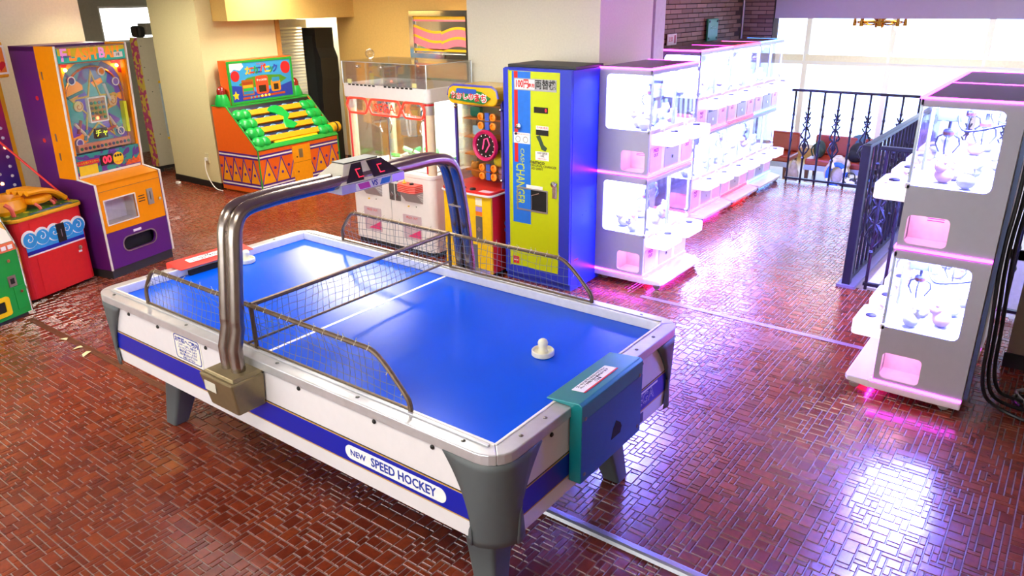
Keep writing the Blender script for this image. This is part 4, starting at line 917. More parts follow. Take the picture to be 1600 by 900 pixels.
for x in (-.16, -.10, -.05): B().box(x - .02, x + .015, -.012, -.006, .52, .548).build('sticker', ink_white, Q)
B().cyl((-.09, -.012, .44), .012, .012, 'y').build('lock', chrome, Q)
B().box(-.125, -.065, -.006, 0, .25, .33).build('coin_return', steel, Q); B().box(-.11, -.08, -.008, -.006, .27, .31).build('return_hole', hole_m, Q)
dq = B().box(-.10, -.008, -.004, 0, .07, .24).build('cash_door', gm, Q, bevel=.002); B().cyl((-.05, -.014, .20), .011, .012, 'y').build('cash_lock', chrome, dq)
B().plate(rrect(-.32, -.155, .06, .20, .02), [rrect(-.28, -.19, .09, .17, .01)], 'y', -.012, 0).build('payout_frame', yellow_pl, Q); B().box(-.28, -.19, -.004, 0, .09, .17).build('payout_hole', hole_m, Q)

# ================================================================ whack-a-crab machine
O = thing('whack_machine', 'orange hammer game with green humps and a colourful backboard by the cream wall', 'arcade machine', (-4.986, 2.922, 0), 95)
om = mat('pumpkin_orange', '#e8641c', .35, var=.03); amber = mat('amber_print', '#f2a018', .35); pur = mat('violet_line', '#4a1c8c', .4)
WW = 1.285
side = [(0, .02), (0, .535), (.45, 1.0), (.70, 1.0), (.70, .02)]
B().prism(side, 'x', 0, .015).build('side_panel', om, O); B().prism(side, 'x', WW - .015, WW).build('side_panel', om, O)
B().box(.015, WW - .015, .0, .015, .02, .53).build('front_panel', om, O)
B().box(.02, WW - .02, .02, .68, 0, .03).build('plinth', mat('plinth_tan', '#b8701c', .5), O)
B().box(.015, WW - .015, .68, .70, .02, 1.0).build('back_panel', om, O); B().box(.015, WW - .015, .45, .70, .98, 1.0).build('shelf', green_pl, O)
for x in (0.0, WW): B().tube([(x, -.002, .02), (x, -.002, .535), (x, .45, 1.004), (x, .70, 1.004)], .009, 6).build('edge_trim', green_pl, O, smooth=True)
def bandset(z0, z1):
    B().box(.012, WW - .012, -.003, 0, z0, z1).build('white_band', ink_white, O)
    for z in (z0, z1): B().box(.012, WW - .012, -.004, -.003, z - .010, z + .010).build('violet_band', pur, O)
    B().box(-.003, 0, .01, .69, z0, z1).build('white_band', ink_white, O)
    for z in (z0, z1): B().box(-.004, -.003, .01, .69, z - .010, z + .010).build('violet_band', pur, O)
bandset(.43, .468); bandset(.085, .123)
def zig(n, L_, axis, sgn):
    d = L_ / n
    for k in range(n):
        a, b, c_ = .015 + k * d, .015 + (k + 1) * d, .015 + (k + .5) * d
        tri = [(a, .135), (b, .135), (c_, .418)]
        B().prism(tri, axis, sgn * -.002, 0).build('triangle_print', amber, O)
        for p0, p1 in (((a, .135), (c_, .418)), ((c_, .418), (b, .135))):
            f = (lambda p: (p[0], -.003, p[1])) if axis == 'y' else (lambda p: (-.003, p[0], p[1]))
            B().tube([f(p0), f(p1)], .007, 4).build('zigzag_line', pur, O)
        for cx, cz in ((c_, .235), (b, .30)):
            B().prism(circ(cx, cz, .018, 12), axis, sgn * -.004, 0).build('dot_print', pur, O)
zig(6, WW - .03, 'y', 1); zig(4, .66, 'x', 1)
dr = B().box(.505, .792, -.012, 0, .05, .50).build('coin_door', amber, O, bevel=.003)
B().box(.507, .79, -.0135, -.012, .30, .304).build('door_split', mat('seam_brown', '#8a5410', .5), dr)
B().box(.60, .66, -.018, -.012, .355, .46).build('coin_plate', steel, dr); B().cyl((.56, -.022, .19), .012, .01, 'y').build('lock', chrome, dr); B().cyl((.56, -.022, .37), .010, .01, 'y').build('lock', chrome, dr)
# sloped deck in its own frame: u along x, v up the slope
sl = math.atan2(.465, .45); SL = math.hypot(.465, .45)
Dm = Matrix.Translation((0, 0, .535)) @ Matrix.Rotation(sl, 4, 'X')
def dk(b, name, m, parent=None, **k): return b.xf(Dm).build(name, m, parent or O, **k)
deck = dk(B().box(.015, WW - .015, 0, SL, -.03, -.012), 'deck', blackm)
dk(B().box(.0, WW, -.01, .05, -.02, .012), 'deck_lip', green_pl)
dk(B().box(.30, WW - .30, .05, .085, -.012, .006), 'warning_strip', yellow_pl)
for r in range(4):
    v0 = .085 + r * .13
    dk(B().box(.20, WW - .20, v0, v0 + .07, -.012, .02), 'step_board', amber, deck)
    n = 24; pts = [(.20 + (WW - .40) * k / n, v0 + .07 + .018 * math.sin(k * 1.25)) for k in range(n + 1)]
    dk(B().prism(pts + [(WW - .20, v0 + .11), (.20, v0 + .11)], 'z', -.01, .008), 'wave_board', mat('wave_board_navy', '#14204a', .4), deck)
    dk(B().tube([(x, y, .010) for x, y in pts], .008, 5), 'wave_crest', mat('wave_foam', '#7fc4e8', .4), deck)
hump = mat('hump_green', '#0fa845', .3, var=.03)
for r in range(4):
    v = .10 + r * .135
    for x in (.13, WW - .13):
        hh = dk(B().ball((x - .045, v, .0), (.085, .075, .055), 14, 8).ball((x + .05, v, .0), (.075, .072, .05), 14, 8), 'hump', hump, smooth=True)
dk(B().prism([(.62 + .13 * math.cos(q) * (1 - .25 * abs(math.sin(q))), .50 + .06 * math.sin(q)) for q in [2 * PI * i / 20 for i in range(20)]], 'z', 0, .028), 'leaf_bridge', hump, bevel=.008)
dk(B().prism([(.56, .50), (.74, .50), (.78, .40), (.70, .34), (.80, .25), (.70, .20), (.58, .22), (.60, .30), (.66, .38), (.58, .44)], 'z', 0, .026), 'leaf_bridge', hump, bevel=.008)
# backboard
bk = B().box(.12, 1.11, .50, .64, 1.0, 1.50).build('backboard', om, O, bevel=.004)
B().plate(rrect(.125, 1.105, 1.005, 1.49, .01, 2), [rrect(.155, 1.075, 1.03, 1.465, .006, 2)], 'y', .488, .50).build('board_frame', green_pl, bk)
B().box(.155, 1.075, .494, .50, 1.03, 1.465).build('board_print', mat('board_sky', '#2f96d8', .35), bk)
pr = lambda pts, m, d, nm: B().prism(pts, 'y', .494 - d, .4945).build(nm, m, bk)
pr([(.155, 1.03), (1.075, 1.03), (1.075, 1.20), (.80, 1.14), (.5, 1.12), (.3, 1.2), (.155, 1.22)], mat('print_sea', '#1a3ab0', .4), .001, 'sea_print')
pr([(.26, 1.22), (.40, 1.29), (.62, 1.31), (.9, 1.29), (1.0, 1.24), (.85, 1.18), (.6, 1.17), (.35, 1.18)], mat('print_hill', '#4a8a22', .4), .0015, 'hill_print')
pr([(.155, 1.465), (.155, 1.36), (.22, 1.40), (.30, 1.38), (.36, 1.42), (.34, 1.465)], ink_white, .0015, 'cloud_print')
pr(circ(.225, 1.32, .062, 18), ink_red, .002, 'round_print'); pr(circ(.995, 1.37, .075, 18), ink_red, .002, 'round_print')
pr([(.205 + .05 * (1 if k % 2 == 0 else .5) * math.sin(k * PI / 5), 1.10 + .055 * (1 if k % 2 == 0 else .5) * math.cos(k * PI / 5)) for k in range(10)], yellow_pl, .002, 'star_print')
for s_, x, c_ in (('カ', .42, '#e8b21c'), ('ニ', .475, '#c8302a'), ('カ', .53, '#1f9a4a'), ('ニ', .58, '#20409c'), ('パ', .645, '#d8301c'), ('ニ', .715, '#e8c21c'), ('ッ', .765, '#1f8a4a'), ('ク', .83, '#2440b0')):
    text(s_, .098, mat('glyph_' + c_[1:], c_, .4), bk, (x, .4925, 1.365 + (.015 if s_ in 'パ' else 0)), bold=.05)
text('キャラクター', .022, ink_red, bk, (.62, .4925, 1.435), bold=.02)
pr(rrect(.305, .475, 1.09, 1.27, .008, 2), mat('card_brown', '#a85a1c', .4), .002, 'rule_board')
for k, c_ in enumerate(('#1f7fc0', '#18b048', '#e8a82a', '#9a3a18')): pr([(.318, 1.105 + k * .036), (.462, 1.105 + k * .036), (.462, 1.136 + k * .036), (.318, 1.136 + k * .036)], mat('rule_' + c_[1:], c_, .4), .003, 'rule_line')
pr(rrect(.51, .70, 1.09, 1.30, .03), mat('score_coral', '#e84a2a', .4), .002, 'score_frame'); pr(rrect(.55, .66, 1.11, 1.19, .004, 1), lens, .003, 'score_window'); text('やっつけた!', .03, ink_white, bk, (.605, .4905, 1.25), bold=.02)
pr(rrect(.74, .89, 1.10, 1.24, .03), mat('score_amber', '#f08a1c', .4), .002, 'score_frame'); pr(rrect(.78, .855, 1.12, 1.19, .004, 1), lens, .003, 'score_window'); pr(rrect(.76, .88, 1.215, 1.265, .012), mat('score_blue', '#2a8ac0', .4), .003, 'score_tab')
pr([(.30, 1.045), (.95, 1.06), (.95, 1.085), (.30, 1.07)], mat('lamp_strip', '#b84a1c', .4), .002, 'lamp_strip')
for k in range(6): pr(circ(.42 + k * .055, 1.062 + k * .0013, .012, 12), mat('strip_teal', '#4ac0b0', .4) if k < 3 else mat('strip_lit', '#ffd84a', .4, emit=2.5, emit_col='#ffd030'), .004, 'strip_lamp')
text('GAME OVER', .018, ink_red, bk, (.80, .4905, 1.072), bold=.02)
# beacons and mallet
for x in (.06, WW - .10):
    bc = B().lathe([(.085, 0), (.09, .03), (.06, .12), (.055, .13)], 16, (x, .57, 1.0)).build('beacon_base', hump, O, smooth=True)
    B().lathe([(.05, .13), (.05, .17), (.04, .20), (.018, .22), (.002, .225)], 16, (x, .57, 1.0)).build('beacon_dome', mat('beacon_red', '#8a1a18', .15, coat=.5), bc, smooth=True)
mh = B().lathe([(.03, -.07), (.062, -.06), (.065, 0), (.065, .06), (.03, .075)], 16, (WW + .02, .06, .62), 'x').build('hammer_head', mat('hammer_ochre', '#d8a21c', .45), O, smooth=True)
B().lathe([(.066, -.012), (.066, .012)], 16, (WW + .02, .06, .62), 'x').build('hammer_band', ink_black, mh)
B().tube([(WW + .02, .06, .60), (WW + .03, .10, .45)], .012, 8).build('hammer_handle', ink_black, mh)

# ================================================================ two-player claw machine
X = thing('claw_machine', 'white two player claw machine with clear acrylic topper, behind the table', 'claw machine', (-2.28, 2.37, 0))
ivory = mat('ivory_post', '#e3d3b0', .4); uw = mat('claw_white', '#efecea', .35, var=.02); redline = mat('red_line', '#d22020', .35)
B().box(-.48, .48, .03, .56, 0, .05).build('plinth', darkgrey, X)
B().prism(rrect(-.51, .51, 0, .58, .06, 6), 'z', .05, .70).build('cabinet', uw, X)
B().prism(rrect(-.515, .515, -.006, .585, .065, 6), 'z', .70, .735).build('deck_edge', uw, X, bevel=.004)
B().box(-.003, .003, -.002, 0, .06, .69).build('seam', mat('seam_grey', '#b0aeb0', .5), X)
for x in (-.25, .25):
    pd = B().prism(rrect(x - .11, x + .11, .14, .36, .006, 1), 'y', -.005, 0).build('prize_door', mat('door_mauve', '#cdb9c2', .3), X)
    B().prism([(x - .06, .16), (x + .10, .16), (x + .10, .24)], 'y', -.006, -.005).build('pink_wedge', mat('wedge_pink', '#e8407a', .4), pd)
    text('PRIZE OUT', .028, ink_red, pd, (x, -.0055, .335))
    B().cyl((x - .03, -.012, .44), .007, .012, 'y', 8).build('door_lock', yellow_pl, X); B().cyl((x + .06, -.006, .445), .004, .006, 'y', 8).build('door_screw', ink_black, X)
    # control console: red ribbed pod on a louvred wedge
    cx = x + .03
    cs = B().prism([(cx - .12, .0), (cx - .12, -.06), (cx - .09, -.10), (cx + .06, -.115), (cx + .11, -.09), (cx + .12, 0)], 'z', .585, .655).build('console', mat('console_red', '#e0402e', .35), X, bevel=.006)
    for q in range(4): B().prism([(cx - .122, .0), (cx - .122, -.061), (cx - .091, -.102), (cx + .061, -.117), (cx + .112, -.091), (cx + .122, 0)], 'z', .592 + q * .015, .595 + q * .015).build('console_rib', mat('console_rib', '#f2b0a8', .35), cs)
    B().hull([(cx - .10, 0, .48), (cx + .11, 0, .48), (cx + .111, -.005, .482), (cx - .09, -.005, .482)], [(cx - .11, 0, .585), (cx + .118, 0, .585), (cx + .10, -.085, .585), (cx - .09, -.09, .585)]).build('console_wedge', mat('wedge_grey', '#a9a6a8', .4), cs)
    for q in range(6): B().tube([(cx + .118, -.003, .50 + q * .014), (cx + .116, -.012 - .012 * q, .50 + q * .014)], .002, 4).build('louvre', ink_white, cs)
    B().tube([(cx - .05, -.05, .655), (cx - .05, -.05, .69)], .006, 8).lathe([(.018, 0), (.02, .006), (.008, .012)], 12, (cx - .05, -.05, .655)).build('joystick', yellow_pl, cs, smooth=True)
    B().lathe([(.02, 0), (.02, .010), (.015, .014)], 14, (cx + .04, -.055, .655)).build('push_button', ink_black, cs, smooth=True)
for x in (.02, .095):
    c_ = B().box(x - .03, x + .03, -.008, 0, .47, .62).build('coin_plate', mat('coin_grey', '#7c7f80', .35, .6), X, bevel=.002)
    B().prism([(x - .02, .52), (x, .545), (x + .02, .52), (x, .50)], 'y', -.012, -.008).build('coin_entry', steel, c_)
    B().lathe([(.012, 0), (.012, -.008), (.006, -.012)], 12, (x, 0, .655), 'y').build('knob', ink_black, X, smooth=True)
for x in (-.47, .47):
    for y in (.05, .53):
        po = B().tube([(x, y, .735), (x, y, 1.34)], .042, 14).build('corner_post', ivory, X, smooth=True)
        B().lathe([(.044, 1.24), (.045, 1.25), (.045, 1.33), (.044, 1.34)], 14, (x, y, 0)).build('post_collar', mat('collar_silver', '#b9b6ae', .35, .4), po, smooth=True)
        if y < .3:
            B().lathe([(.046, 1.315), (.046, 1.332)], 14, (x, y, 0)).build('red_band', redline, po)
            B().tube([(x - .012 * (1 if x > 0 else -1), y - .042, 1.24), (x - .012 * (1 if x > 0 else -1), y - .042, .75)], .009, 6).build('red_pinstripe', redline, po)
B().prism(rrect(-.515, .515, -.01, .59, .05, 6), 'z', 1.34, 1.45).build('top_band', uw, X, bevel=.004)
def pane_box(x0, x1, y0, y1, z0, z1, m, par, name='pane', t=.005):
    B().box(x0, x1, y0, y0 + t, z0, z1).build(name, m, par); B().box(x0, x1, y1 - t, y1, z0, z1).build(name, m, par)
    B().box(x0, x0 + t, y0 + t, y1 - t, z0, z1).build(name, m, par); B().box(x1 - t, x1, y0 + t, y1 - t, z0, z1).build(name, m, par)
pane_box(-.44, .44, .03, .56, .735, 1.34, clear, X, 'case_pane')
B().box(-.005, .005, .02, .035, .735, 1.34).build('mullion', chrome, X); B().box(-.10, .43, .548, .554, .735, 1.34).build('case_back', mat('case_back_white', '#eef0ee', .4), X)
B().box(-.44, .44, .06, .54, .735, .745).build('pit_floor', ink_white, X)
B().box(-.40, .40, .10, .50, 1.325, 1.338).build('light_panel', mat('case_light', '#fbfff4', .5, emit=17., emit_col='#f8fff4'), X)
B().box(-.36, -.16, .535, .55, .93, 1.12).build('speaker_panel', mat('speaker_grey', '#5b5f5e', .5), X)
# topper
tp = B().box(-.50, .50, .0, .575, 1.635, 1.640).build('topper_lid', acrylic, X)
pane_box(-.50, .50, .0, .575, 1.45, 1.635, acrylic, X, 'topper_pane')
B().box(-.002, .002, .005, .57, 1.45, 1.635).build('topper_divider', acrylic, X)
for s in (-1, 1):
    for y in (.002, .573): B().tube([(s * .499, y, 1.45), (s * .499, y, 1.638)], .004, 6).build('topper_edge', mat('edge_shine', '#dfe6ea', .15, .4), X)
B().tube([(-.5, .002, 1.637), (.5, .002, 1.637)], .003, 6).build('topper_edge', MATS['edge_shine'], X); B().tube([(.499, .0, 1.637), (.499, .575, 1.637)], .003, 6).build('topper_edge', MATS['edge_shine'], X)
for x in (-.29, .0): B().ball((x, -.008, 1.60), .014, 10, 6).build('topper_clip', chrome, X, smooth=True)
for x0 in (-.42, .02): 
    for k in range(7): B().box(x0 + k * .05, x0 + .03 + k * .05, -.0125, -.010, 1.44, 1.452).build('vent_slot', ink_black, X)
for x in (-.44, .34): B().box(x, x + .05, -.0015, 0, 1.455, 1.49).build('warning_sticker', mat('sticker_pale', '#e8e4a0', .4), X)
hd_ = [B().tube(smooth_path([(x0, -.004, 1.27), (x0 + .03, -.004, 1.33), (x0 + .06, -.004, 1.335), (x1 - .06, -.004, 1.335), (x1 - .03, -.004, 1.33), (x1, -.004, 1.27), (x1 - .03, -.004, 1.21), (x1 - .06, -.004, 1.205), (x0 + .06, -.004, 1.205), (x0 + .03, -.004, 1.21), (x0, -.004, 1.27)], 1), .011, 6).build('header_loop', mat('header_red', '#f0402c', .35, emit=.5, emit_col='#f0402c'), X, smooth=True) for x0, x1 in ((-.47, -.20), (-.19, .20), (.21, .47))]
text('SEGA', .095, MATS['header_red'], X, (.0, -.004, 1.262), bold=.012, sx=1.1)
for x in (-.28, .22):
    cr = B().box(x - .05, x + .05, .22, .32, 1.26, 1.325).build('claw_carriage', mat('carriage_dark', '#3a3a3c', .4), X, bevel=.004)
    B().tube([(x, .27, 1.26), (x, .27, 1.18)], .02, 10).build('claw_head', chrome, cr, smooth=True)
    B().tube([(x + .055 * math.cos(q), .27, 1.19 + .055 * math.sin(q)) for q in [2 * PI * i / 18 for i in range(18)]], .008, 6, closed=True).build('claw_ring', darkgrey, cr, smooth=True)
    for sgn in (-1, 1): B().tube(smooth_path([(x, .27, 1.17), (x + sgn * .07, .27, 1.12), (x + sgn * .08, .27, 1.05), (x + sgn * .05, .27, 1.0)], 2), .006, 6).build('claw_arm', chrome, cr, smooth=True)
B().tube(smooth_path([(.05, .2, 1.20), (.06, .2, 1.02), (.09, .2, 1.0), (.10, .2, 1.05), (.09, .2, 1.2)], 2), .008, 6).build('cable_loop', mat('loop_grey', '#a8aaac', .4), X, smooth=True)
rn = random.Random(5); gcol = ['#58c860', '#a8e0a0', '#f0f0e8', '#3fb850', '#e0e0d4']
for k in range(26):
    x = rn.uniform(-.05, .38) if k < 20 else rn.uniform(-.38, -.1); y = rn.uniform(.10, .48); h = rn.uniform(.0, .11) if k < 20 else 0
    m = mat('packet_' + gcol[k % 5][1:], gcol[k % 5], .3)
    o = B().prism(rrect(-.045, .045, -.03, .03, .01, 2), 'z', 0, .028).build('prize_packet', m, None, bevel=.01, loc=(-2.28 + x, 2.37 + y, .75 + h), rot=(rn.uniform(-.5, .5), rn.uniform(-.5, .5), rn.uniform(0, 6)))
    tag(o, ('pale green', 'pale mint', 'white', 'leaf green', 'ivory')[k % 5] + ' wrapped prize packet heaped in the claw machine ' + ('right' if k < 20 else 'left') + ' bay', 'packet', ('pale green', 'pale mint', 'white', 'leaf green', 'ivory')[k % 5] + ' prize packets, ' + ('right' if k < 20 else 'left') + ' bay')
xb = thing('glass_globe', 'small clear glass globe standing on the acrylic topper', 'globe', (-2.68, 2.62, 1.642))
B().ball((0, 0, .045), .042, 16, 10).build('bulb', acrylic, xb, smooth=True); B().cyl((0, 0, 0), .014, .006, 'z', 12).build('base', white_pl, xb)

# ================================================================ yellow candy-prize machine
Y = thing('prize_drop_machine', 'yellow and red prize machine with round clock dial, squeezed beside the change machine', 'arcade machine', (-1.30, 2.26, 0))
B().box(-.22, .22, .02, .42, 0, .04).build('plinth', darkgrey, Y)
B().box(-.245, .245, .0, .02, .04, .68).build('front_panel', yellow_pl, Y, bevel=.002)
B().box(-.245, .245, .02, .45, .04, .68).build('body', red_pl, Y, bevel=.002)
B().prism(rrect(-.265, .265, -.03, .46, .05, 5), 'z', .68, .695).build('deck_rim', mat('rim_white', '#e6e2e4', .3), Y, bevel=.004)
B().prism(rrect(-.255, .255, -.02, .455, .045, 5), 'z', .695, .715).build('deck', red_pl, Y, bevel=.004)
for k in range(3): B().lathe([(.026, 0), (.026, .008), (.018, .014), (.016, .014)], 14, (-.15 + k * .10, .02, .715)).build('push_button', ink_black, Y, smooth=True)
B().box(.13, .24, -.01, .05, .715, .717).build('deck_card', mat('card_pale_pink', '#f0c8cc', .4), Y)
B().box(.09, .155, -.004, 0, .32, .51).build('coin_plate', mat('coin_grey', '#7c7f80', .35, .6), Y); B().prism([(.10, .40), (.122, .425), (.145, .40), (.122, .385)], 'y', -.008, -.004).build('coin_entry', steel, Y)
for z0, z1, c_ in ((.515, .55, '#f07a1c'), (.55, .59, '#a890d8'), (.60, .66, '#e8e6cc')): B().box(.09, .155, -.002, 0, z0, z1).build('price_label', mat('price_' + c_[1:], c_, .4), Y)
hx = [(-.05 + .085 * math.cos(rad(a)), .335 + .085 * math.sin(rad(a))) for a in range(0, 360, 60)]
B().prism(hx, 'y', -.002, 0).build('badge_edge', ink_blue, Y); B().prism([(-.05 + (x + .05) * .86, .335 + (z - .335) * .86) for x, z in hx], 'y', -.003, -.002).build('badge', ink_white, Y); text('なか', .05, ink_red, Y, (-.05, -.0034, .335), bold=.03)
B().box(-.07, .10, -.004, 0, .05, .27).build('prize_flap', mat('flap_smoke', '#6d6f72', .3), Y)
text('S', .13, mat('letter_sky', '#2f86d0', .4), Y, (.2455, .20, .40), (90, 0, 90), bold=.04); text('WEET', .10, MATS['letter_sky'], Y, (.2455, .34, .40), (90, 0, 90), bold=.03, sx=.7)
up_back = .455
B().box(-.245, .245, up_back - .015, up_back, .715, 1.40).build('case_back', mat('case_back_tan', '#8a6a4a', .6), Y)
for s in (-1, 1): B().box(min(s * .245, s * .225), max(s * .245, s * .225), .17, .19, .715, 1.40).build('case_pillar', mat('pillar_violet', '#4a3a9c', .35), Y)
B().box(-.235, .235, .172, .177, .715, 1.38).build('front_pane', clear, Y)
for s in (-1, 1): B().box(s * .24 - .0025, s * .24 + .0025, .19, .44, .715, 1.38).build('side_pane', clear, Y)
for z in (.80, .93, 1.07, 1.22, 1.33): B().box(-.225, .225, .26, .44, z, z + .012).build('shelf', mat('shelf_orange', '#c8701c', .4), Y)
for s in (-1, 1):
    for z in (.78, 1.33): B().ball((s * .23, .165, z), .016, 10, 6).build('dome_bolt', chrome, Y, smooth=True)
mqy = B().prism(rrect(-.25, .25, 1.36, 1.50, .06, 6), 'y', .10, .46).build('marquee', mat('marquee_amber', '#e8b810', .25, coat=.4), Y, bevel=.012)
B().tube([(-.25, .11, 1.42), (-.235, .11, 1.475), (-.19, .11, 1.503), (.19, .11, 1.503), (.235, .11, 1.475), (.25, .11, 1.42)], .010, 6).build('marquee_edge', mat('edge_violet', '#5a55b8', .35), mqy, smooth=True)
B().prism([(-.22, 1.40), (-.20, 1.45), (-.05, 1.475), (.10, 1.465), (.19, 1.42), (.12, 1.375), (-.05, 1.385)], 'y', .085, .10).build('sign_green', mat('sign_green', '#157a35', .35), mqy)
B().prism(rrect(-.14, .06, 1.447, 1.483, .015), 'y', .080, .086).build('sign_blue', mat('sign_blue', '#2a5ac0', .35), mqy)
text('おかしの', .058, ink_white, mqy, (-.08, .082, 1.425), bold=.10); text('おかしの', .058, ink_red, mqy, (-.08, .080, 1.425), bold=.02)
text('まち', .066, ink_white, mqy, (.10, .082, 1.415), bold=.10); text('まち', .066, ink_red, mqy, (.10, .080, 1.415), bold=.02)
ck = B().lathe([(.115, 0), (.125, -.02), (.115, -.04), (.095, -.03), (.092, -.01)], 26, (.10, .15, 1.05), 'y').build('dial_ring', mat('dial_magenta', '#c01a5c', .3), Y, smooth=True)
B().cyl((.10, .135, 1.05), .093, .01, 'y', 26).build('dial_face', mat('dial_black', '#1c1418', .3), ck)
B().tube([(.07, .13, 1.02), (.09, .13, 1.10), (.12, .13, 1.11), (.14, .13, 1.06), (.10, .13, 1.0)], .005, 5).build('dial_neon', mat('neon_pink', '#f04a78', .4, emit=1.2, emit_col='#f03a70'), ck)
for a in range(0, 360, 30): B().cyl((.10 + .083 * math.cos(rad(a)), .131, 1.05 + .083 * math.sin(rad(a))), .005, .003, 'y', 6).build('dial_mark', ink_white, ck)
for z in (.80, .87, 1.20, 1.27):
    for x in (.04, .16): B().lathe([(.026, 0), (.03, -.02), (.018, -.024), (.012, -.01)], 12, (x, .17, z), 'y').build('lamp_cup', mat('cup_orange', '#f08a18', .35), Y, smooth=True)
    B().box(.08, .12, .155, .17, z - .03, z + .03).build('lamp_link', mat('link_blue', '#3a5ac0', .35), Y)
for (x, y, z, c_, lab) in ((-.16, .33, .728, '#c8862a', 'tawny plush bear at the lower left of the yellow prize machine'), (-.02, .31, .728, '#b8741f', 'brown plush bear in the lower middle of the yellow prize machine'), (.15, .30, .728, '#e8c8c0', 'pink and cream plush lying low in the yellow prize machine'), (-.13, .35, .945, '#cf9a4a', 'golden plush on the second shelf of the yellow prize machine'), (.0, .36, .945, '#d8a89a', 'rosy plush on the second shelf of the yellow prize machine'), (.17, .22, .87, '#f4d01c', 'round yellow chick plush hanging in the yellow prize machine'), (-.16, .35, 1.235, '#2f8f72', 'teal wrapped sweets on the upper shelf of the yellow prize machine'), (.17, .35, 1.235, '#d8d8d4', 'silver wrapped sweets on the upper shelf of the yellow prize machine'), (-.14, .35, 1.085, '#9fc4dc', 'pale blue wrapped sweets on the middle shelf of the yellow prize machine')):
    r = .05
    b = B().ball((0, 0, r), (r, r * .9, r), 12, 8)
    if 'plush' in lab: b.ball((0, -r * .4, r * 2.1), r * .7, 12, 8).ball((-r * .55, -r * .35, r * 2.65), r * .26, 8, 6).ball((r * .55, -r * .35, r * 2.65), r * .26, 8, 6)
    else: b = B().prism(rrect(-.05, .05, 0, .075, .012, 2), 'y', -.02, .02)
    o = b.build('plush_toy' if 'plush' in lab else 'sweets_packet', mat('toy_' + c_[1:], c_, .85 if 'plush' in lab else .25), None, smooth='plush' in lab, loc=(-1.30 + x, 2.26 + y, z))
    tag(o, lab, 'plush toy' if 'plush' in lab else 'packet', 'prizes in the yellow machine')

# ================================================================ lounge: benches, bags, chandelier
LZ = -.46
vinyl = mat('red_brown_vinyl', '#8e2c16', .4, var=.05); legw = mat('dark_bench_wood', '#5a3a24', .5)
def bench(x0, x1, y, lab):
    t = thing('bench', lab, 'bench', ((x0 + x1) / 2, y, LZ)); h = (x1 - x0) / 2
    B().box(-h, h, 0, .50, .235, .33).build('seat', vinyl, t, bevel=.025)
    B().box(-h, h, .44, .54, .33, .62).build('backrest', vinyl, t, bevel=.025)
    B().box(-h, h, -.015, .0, .17, .245).build('apron', mat('apron_pale', '#9fb0c0', .4), t)
    for x in (-h + .04, h - .04):
        for yy in (.04, .46): B().hull([(x - .02, yy - .02, 0), (x + .02, yy - .02, 0), (x + .02, yy + .02, 0), (x - .02, yy + .02, 0)], [(x - .03, yy - .03, .235), (x + .03, yy - .03, .235), (x + .03, yy + .03, .235), (x - .03, yy + .03, .235)]).build('leg', legw, t)
bench(-.66, .20, 9.22, 'red vinyl bench with bags on it, behind the lounge railing')
bench(-1.75, -.90, 9.22, 'red vinyl bench at the left end of the railing, partly hidden by the crane games')
def bag(name, pts, c_, lab, cat, rough=.8, strap=None):
    t = thing(name, lab, cat, pts[0])
    b = B()
    for p, r in pts[1]: b.ball(p, r, 12, 8)
    b.build('body', mat('bag_' + c_[1:], c_, rough, var=.2, scale=20), t, smooth=True)
    if strap: B().tube(smooth_path(strap, 2), .012, 6).build('strap', mat('bag_' + c_[1:], c_, rough), t, smooth=True)
sz = LZ + .335
bag('backpack', ((-.52, 9.42, sz), [((0, 0, .12), (.09, .07, .13)), ((.01, -.05, .08), (.07, .05, .08))]), '#26382c', 'dark green backpack leaning on the left end of the red bench', 'bag', strap=[(-.05, -.08, .2), (-.10, -.09, .12), (-.06, -.08, .02)])
bag('drawstring_bag', ((-.76, 9.02, LZ), [((0, 0, .11), (.10, .09, .13)), ((.01, 0, .22), (.06, .06, .08)), ((.01, 0, .30), (.03, .03, .04))]), '#a89c8c', 'pale grey drawstring bag on the floor left of the red bench', 'bag', strap=[(.01, 0, .28), (.05, -.03, .33), (.02, 0, .28)])
bag('tote_bag', ((-.16, 9.12, LZ), [((0, 0, .19), (.18, .08, .19)), ((.02, 0, .33), (.15, .07, .10))]), '#c9bca2', 'cream tote bag standing against the right half of the red bench', 'bag', strap=[(-.06, 0, .36), (-.05, 0, .44), (.05, 0, .44), (.06, 0, .36)])
bag('backpack', ((.03, 9.40, sz), [((0, 0, .13), (.13, .09, .14)), ((-.03, -.06, .08), (.10, .05, .09))]), '#17191c', 'black rucksack slumped on the right end of the red bench', 'bag', strap=[(.08, -.07, .22), (.15, -.1, .1), (.12, -.1, -.12), (.10, -.1, -.25)])
bag('denim_jacket', ((-.02, 9.72, sz + .24), [((0, 0, .04), (.13, .05, .05)), ((0, -.04, -.04), (.11, .03, .10))]), '#3f5f78', 'denim jacket draped over the back of the red bench', 'jacket')
bag('sport_pouch', ((.24, 9.05, LZ), [((0, 0, .13), (.08, .07, .14)), ((0, 0, .26), (.05, .05, .06))]), '#f08a1c', 'orange pouch beside the right end of the red bench', 'bag', strap=[(-.03, 0, .30), (0, 0, .36), (.03, 0, .30)])
bag('sport_pouch', ((.36, 8.98, LZ), [((0, 0, .11), (.08, .07, .12)), ((0, 0, .22), (.05, .05, .06))]), '#28b0d8', 'turquoise pouch next to the orange pouch behind the railing', 'bag', strap=[(-.03, 0, .26), (0, 0, .32), (.03, 0, .26)])
pt = thing('patterned_bag', 'black and white patterned shopping bag on the floor behind the railing', 'bag', (.10, 8.86, LZ))
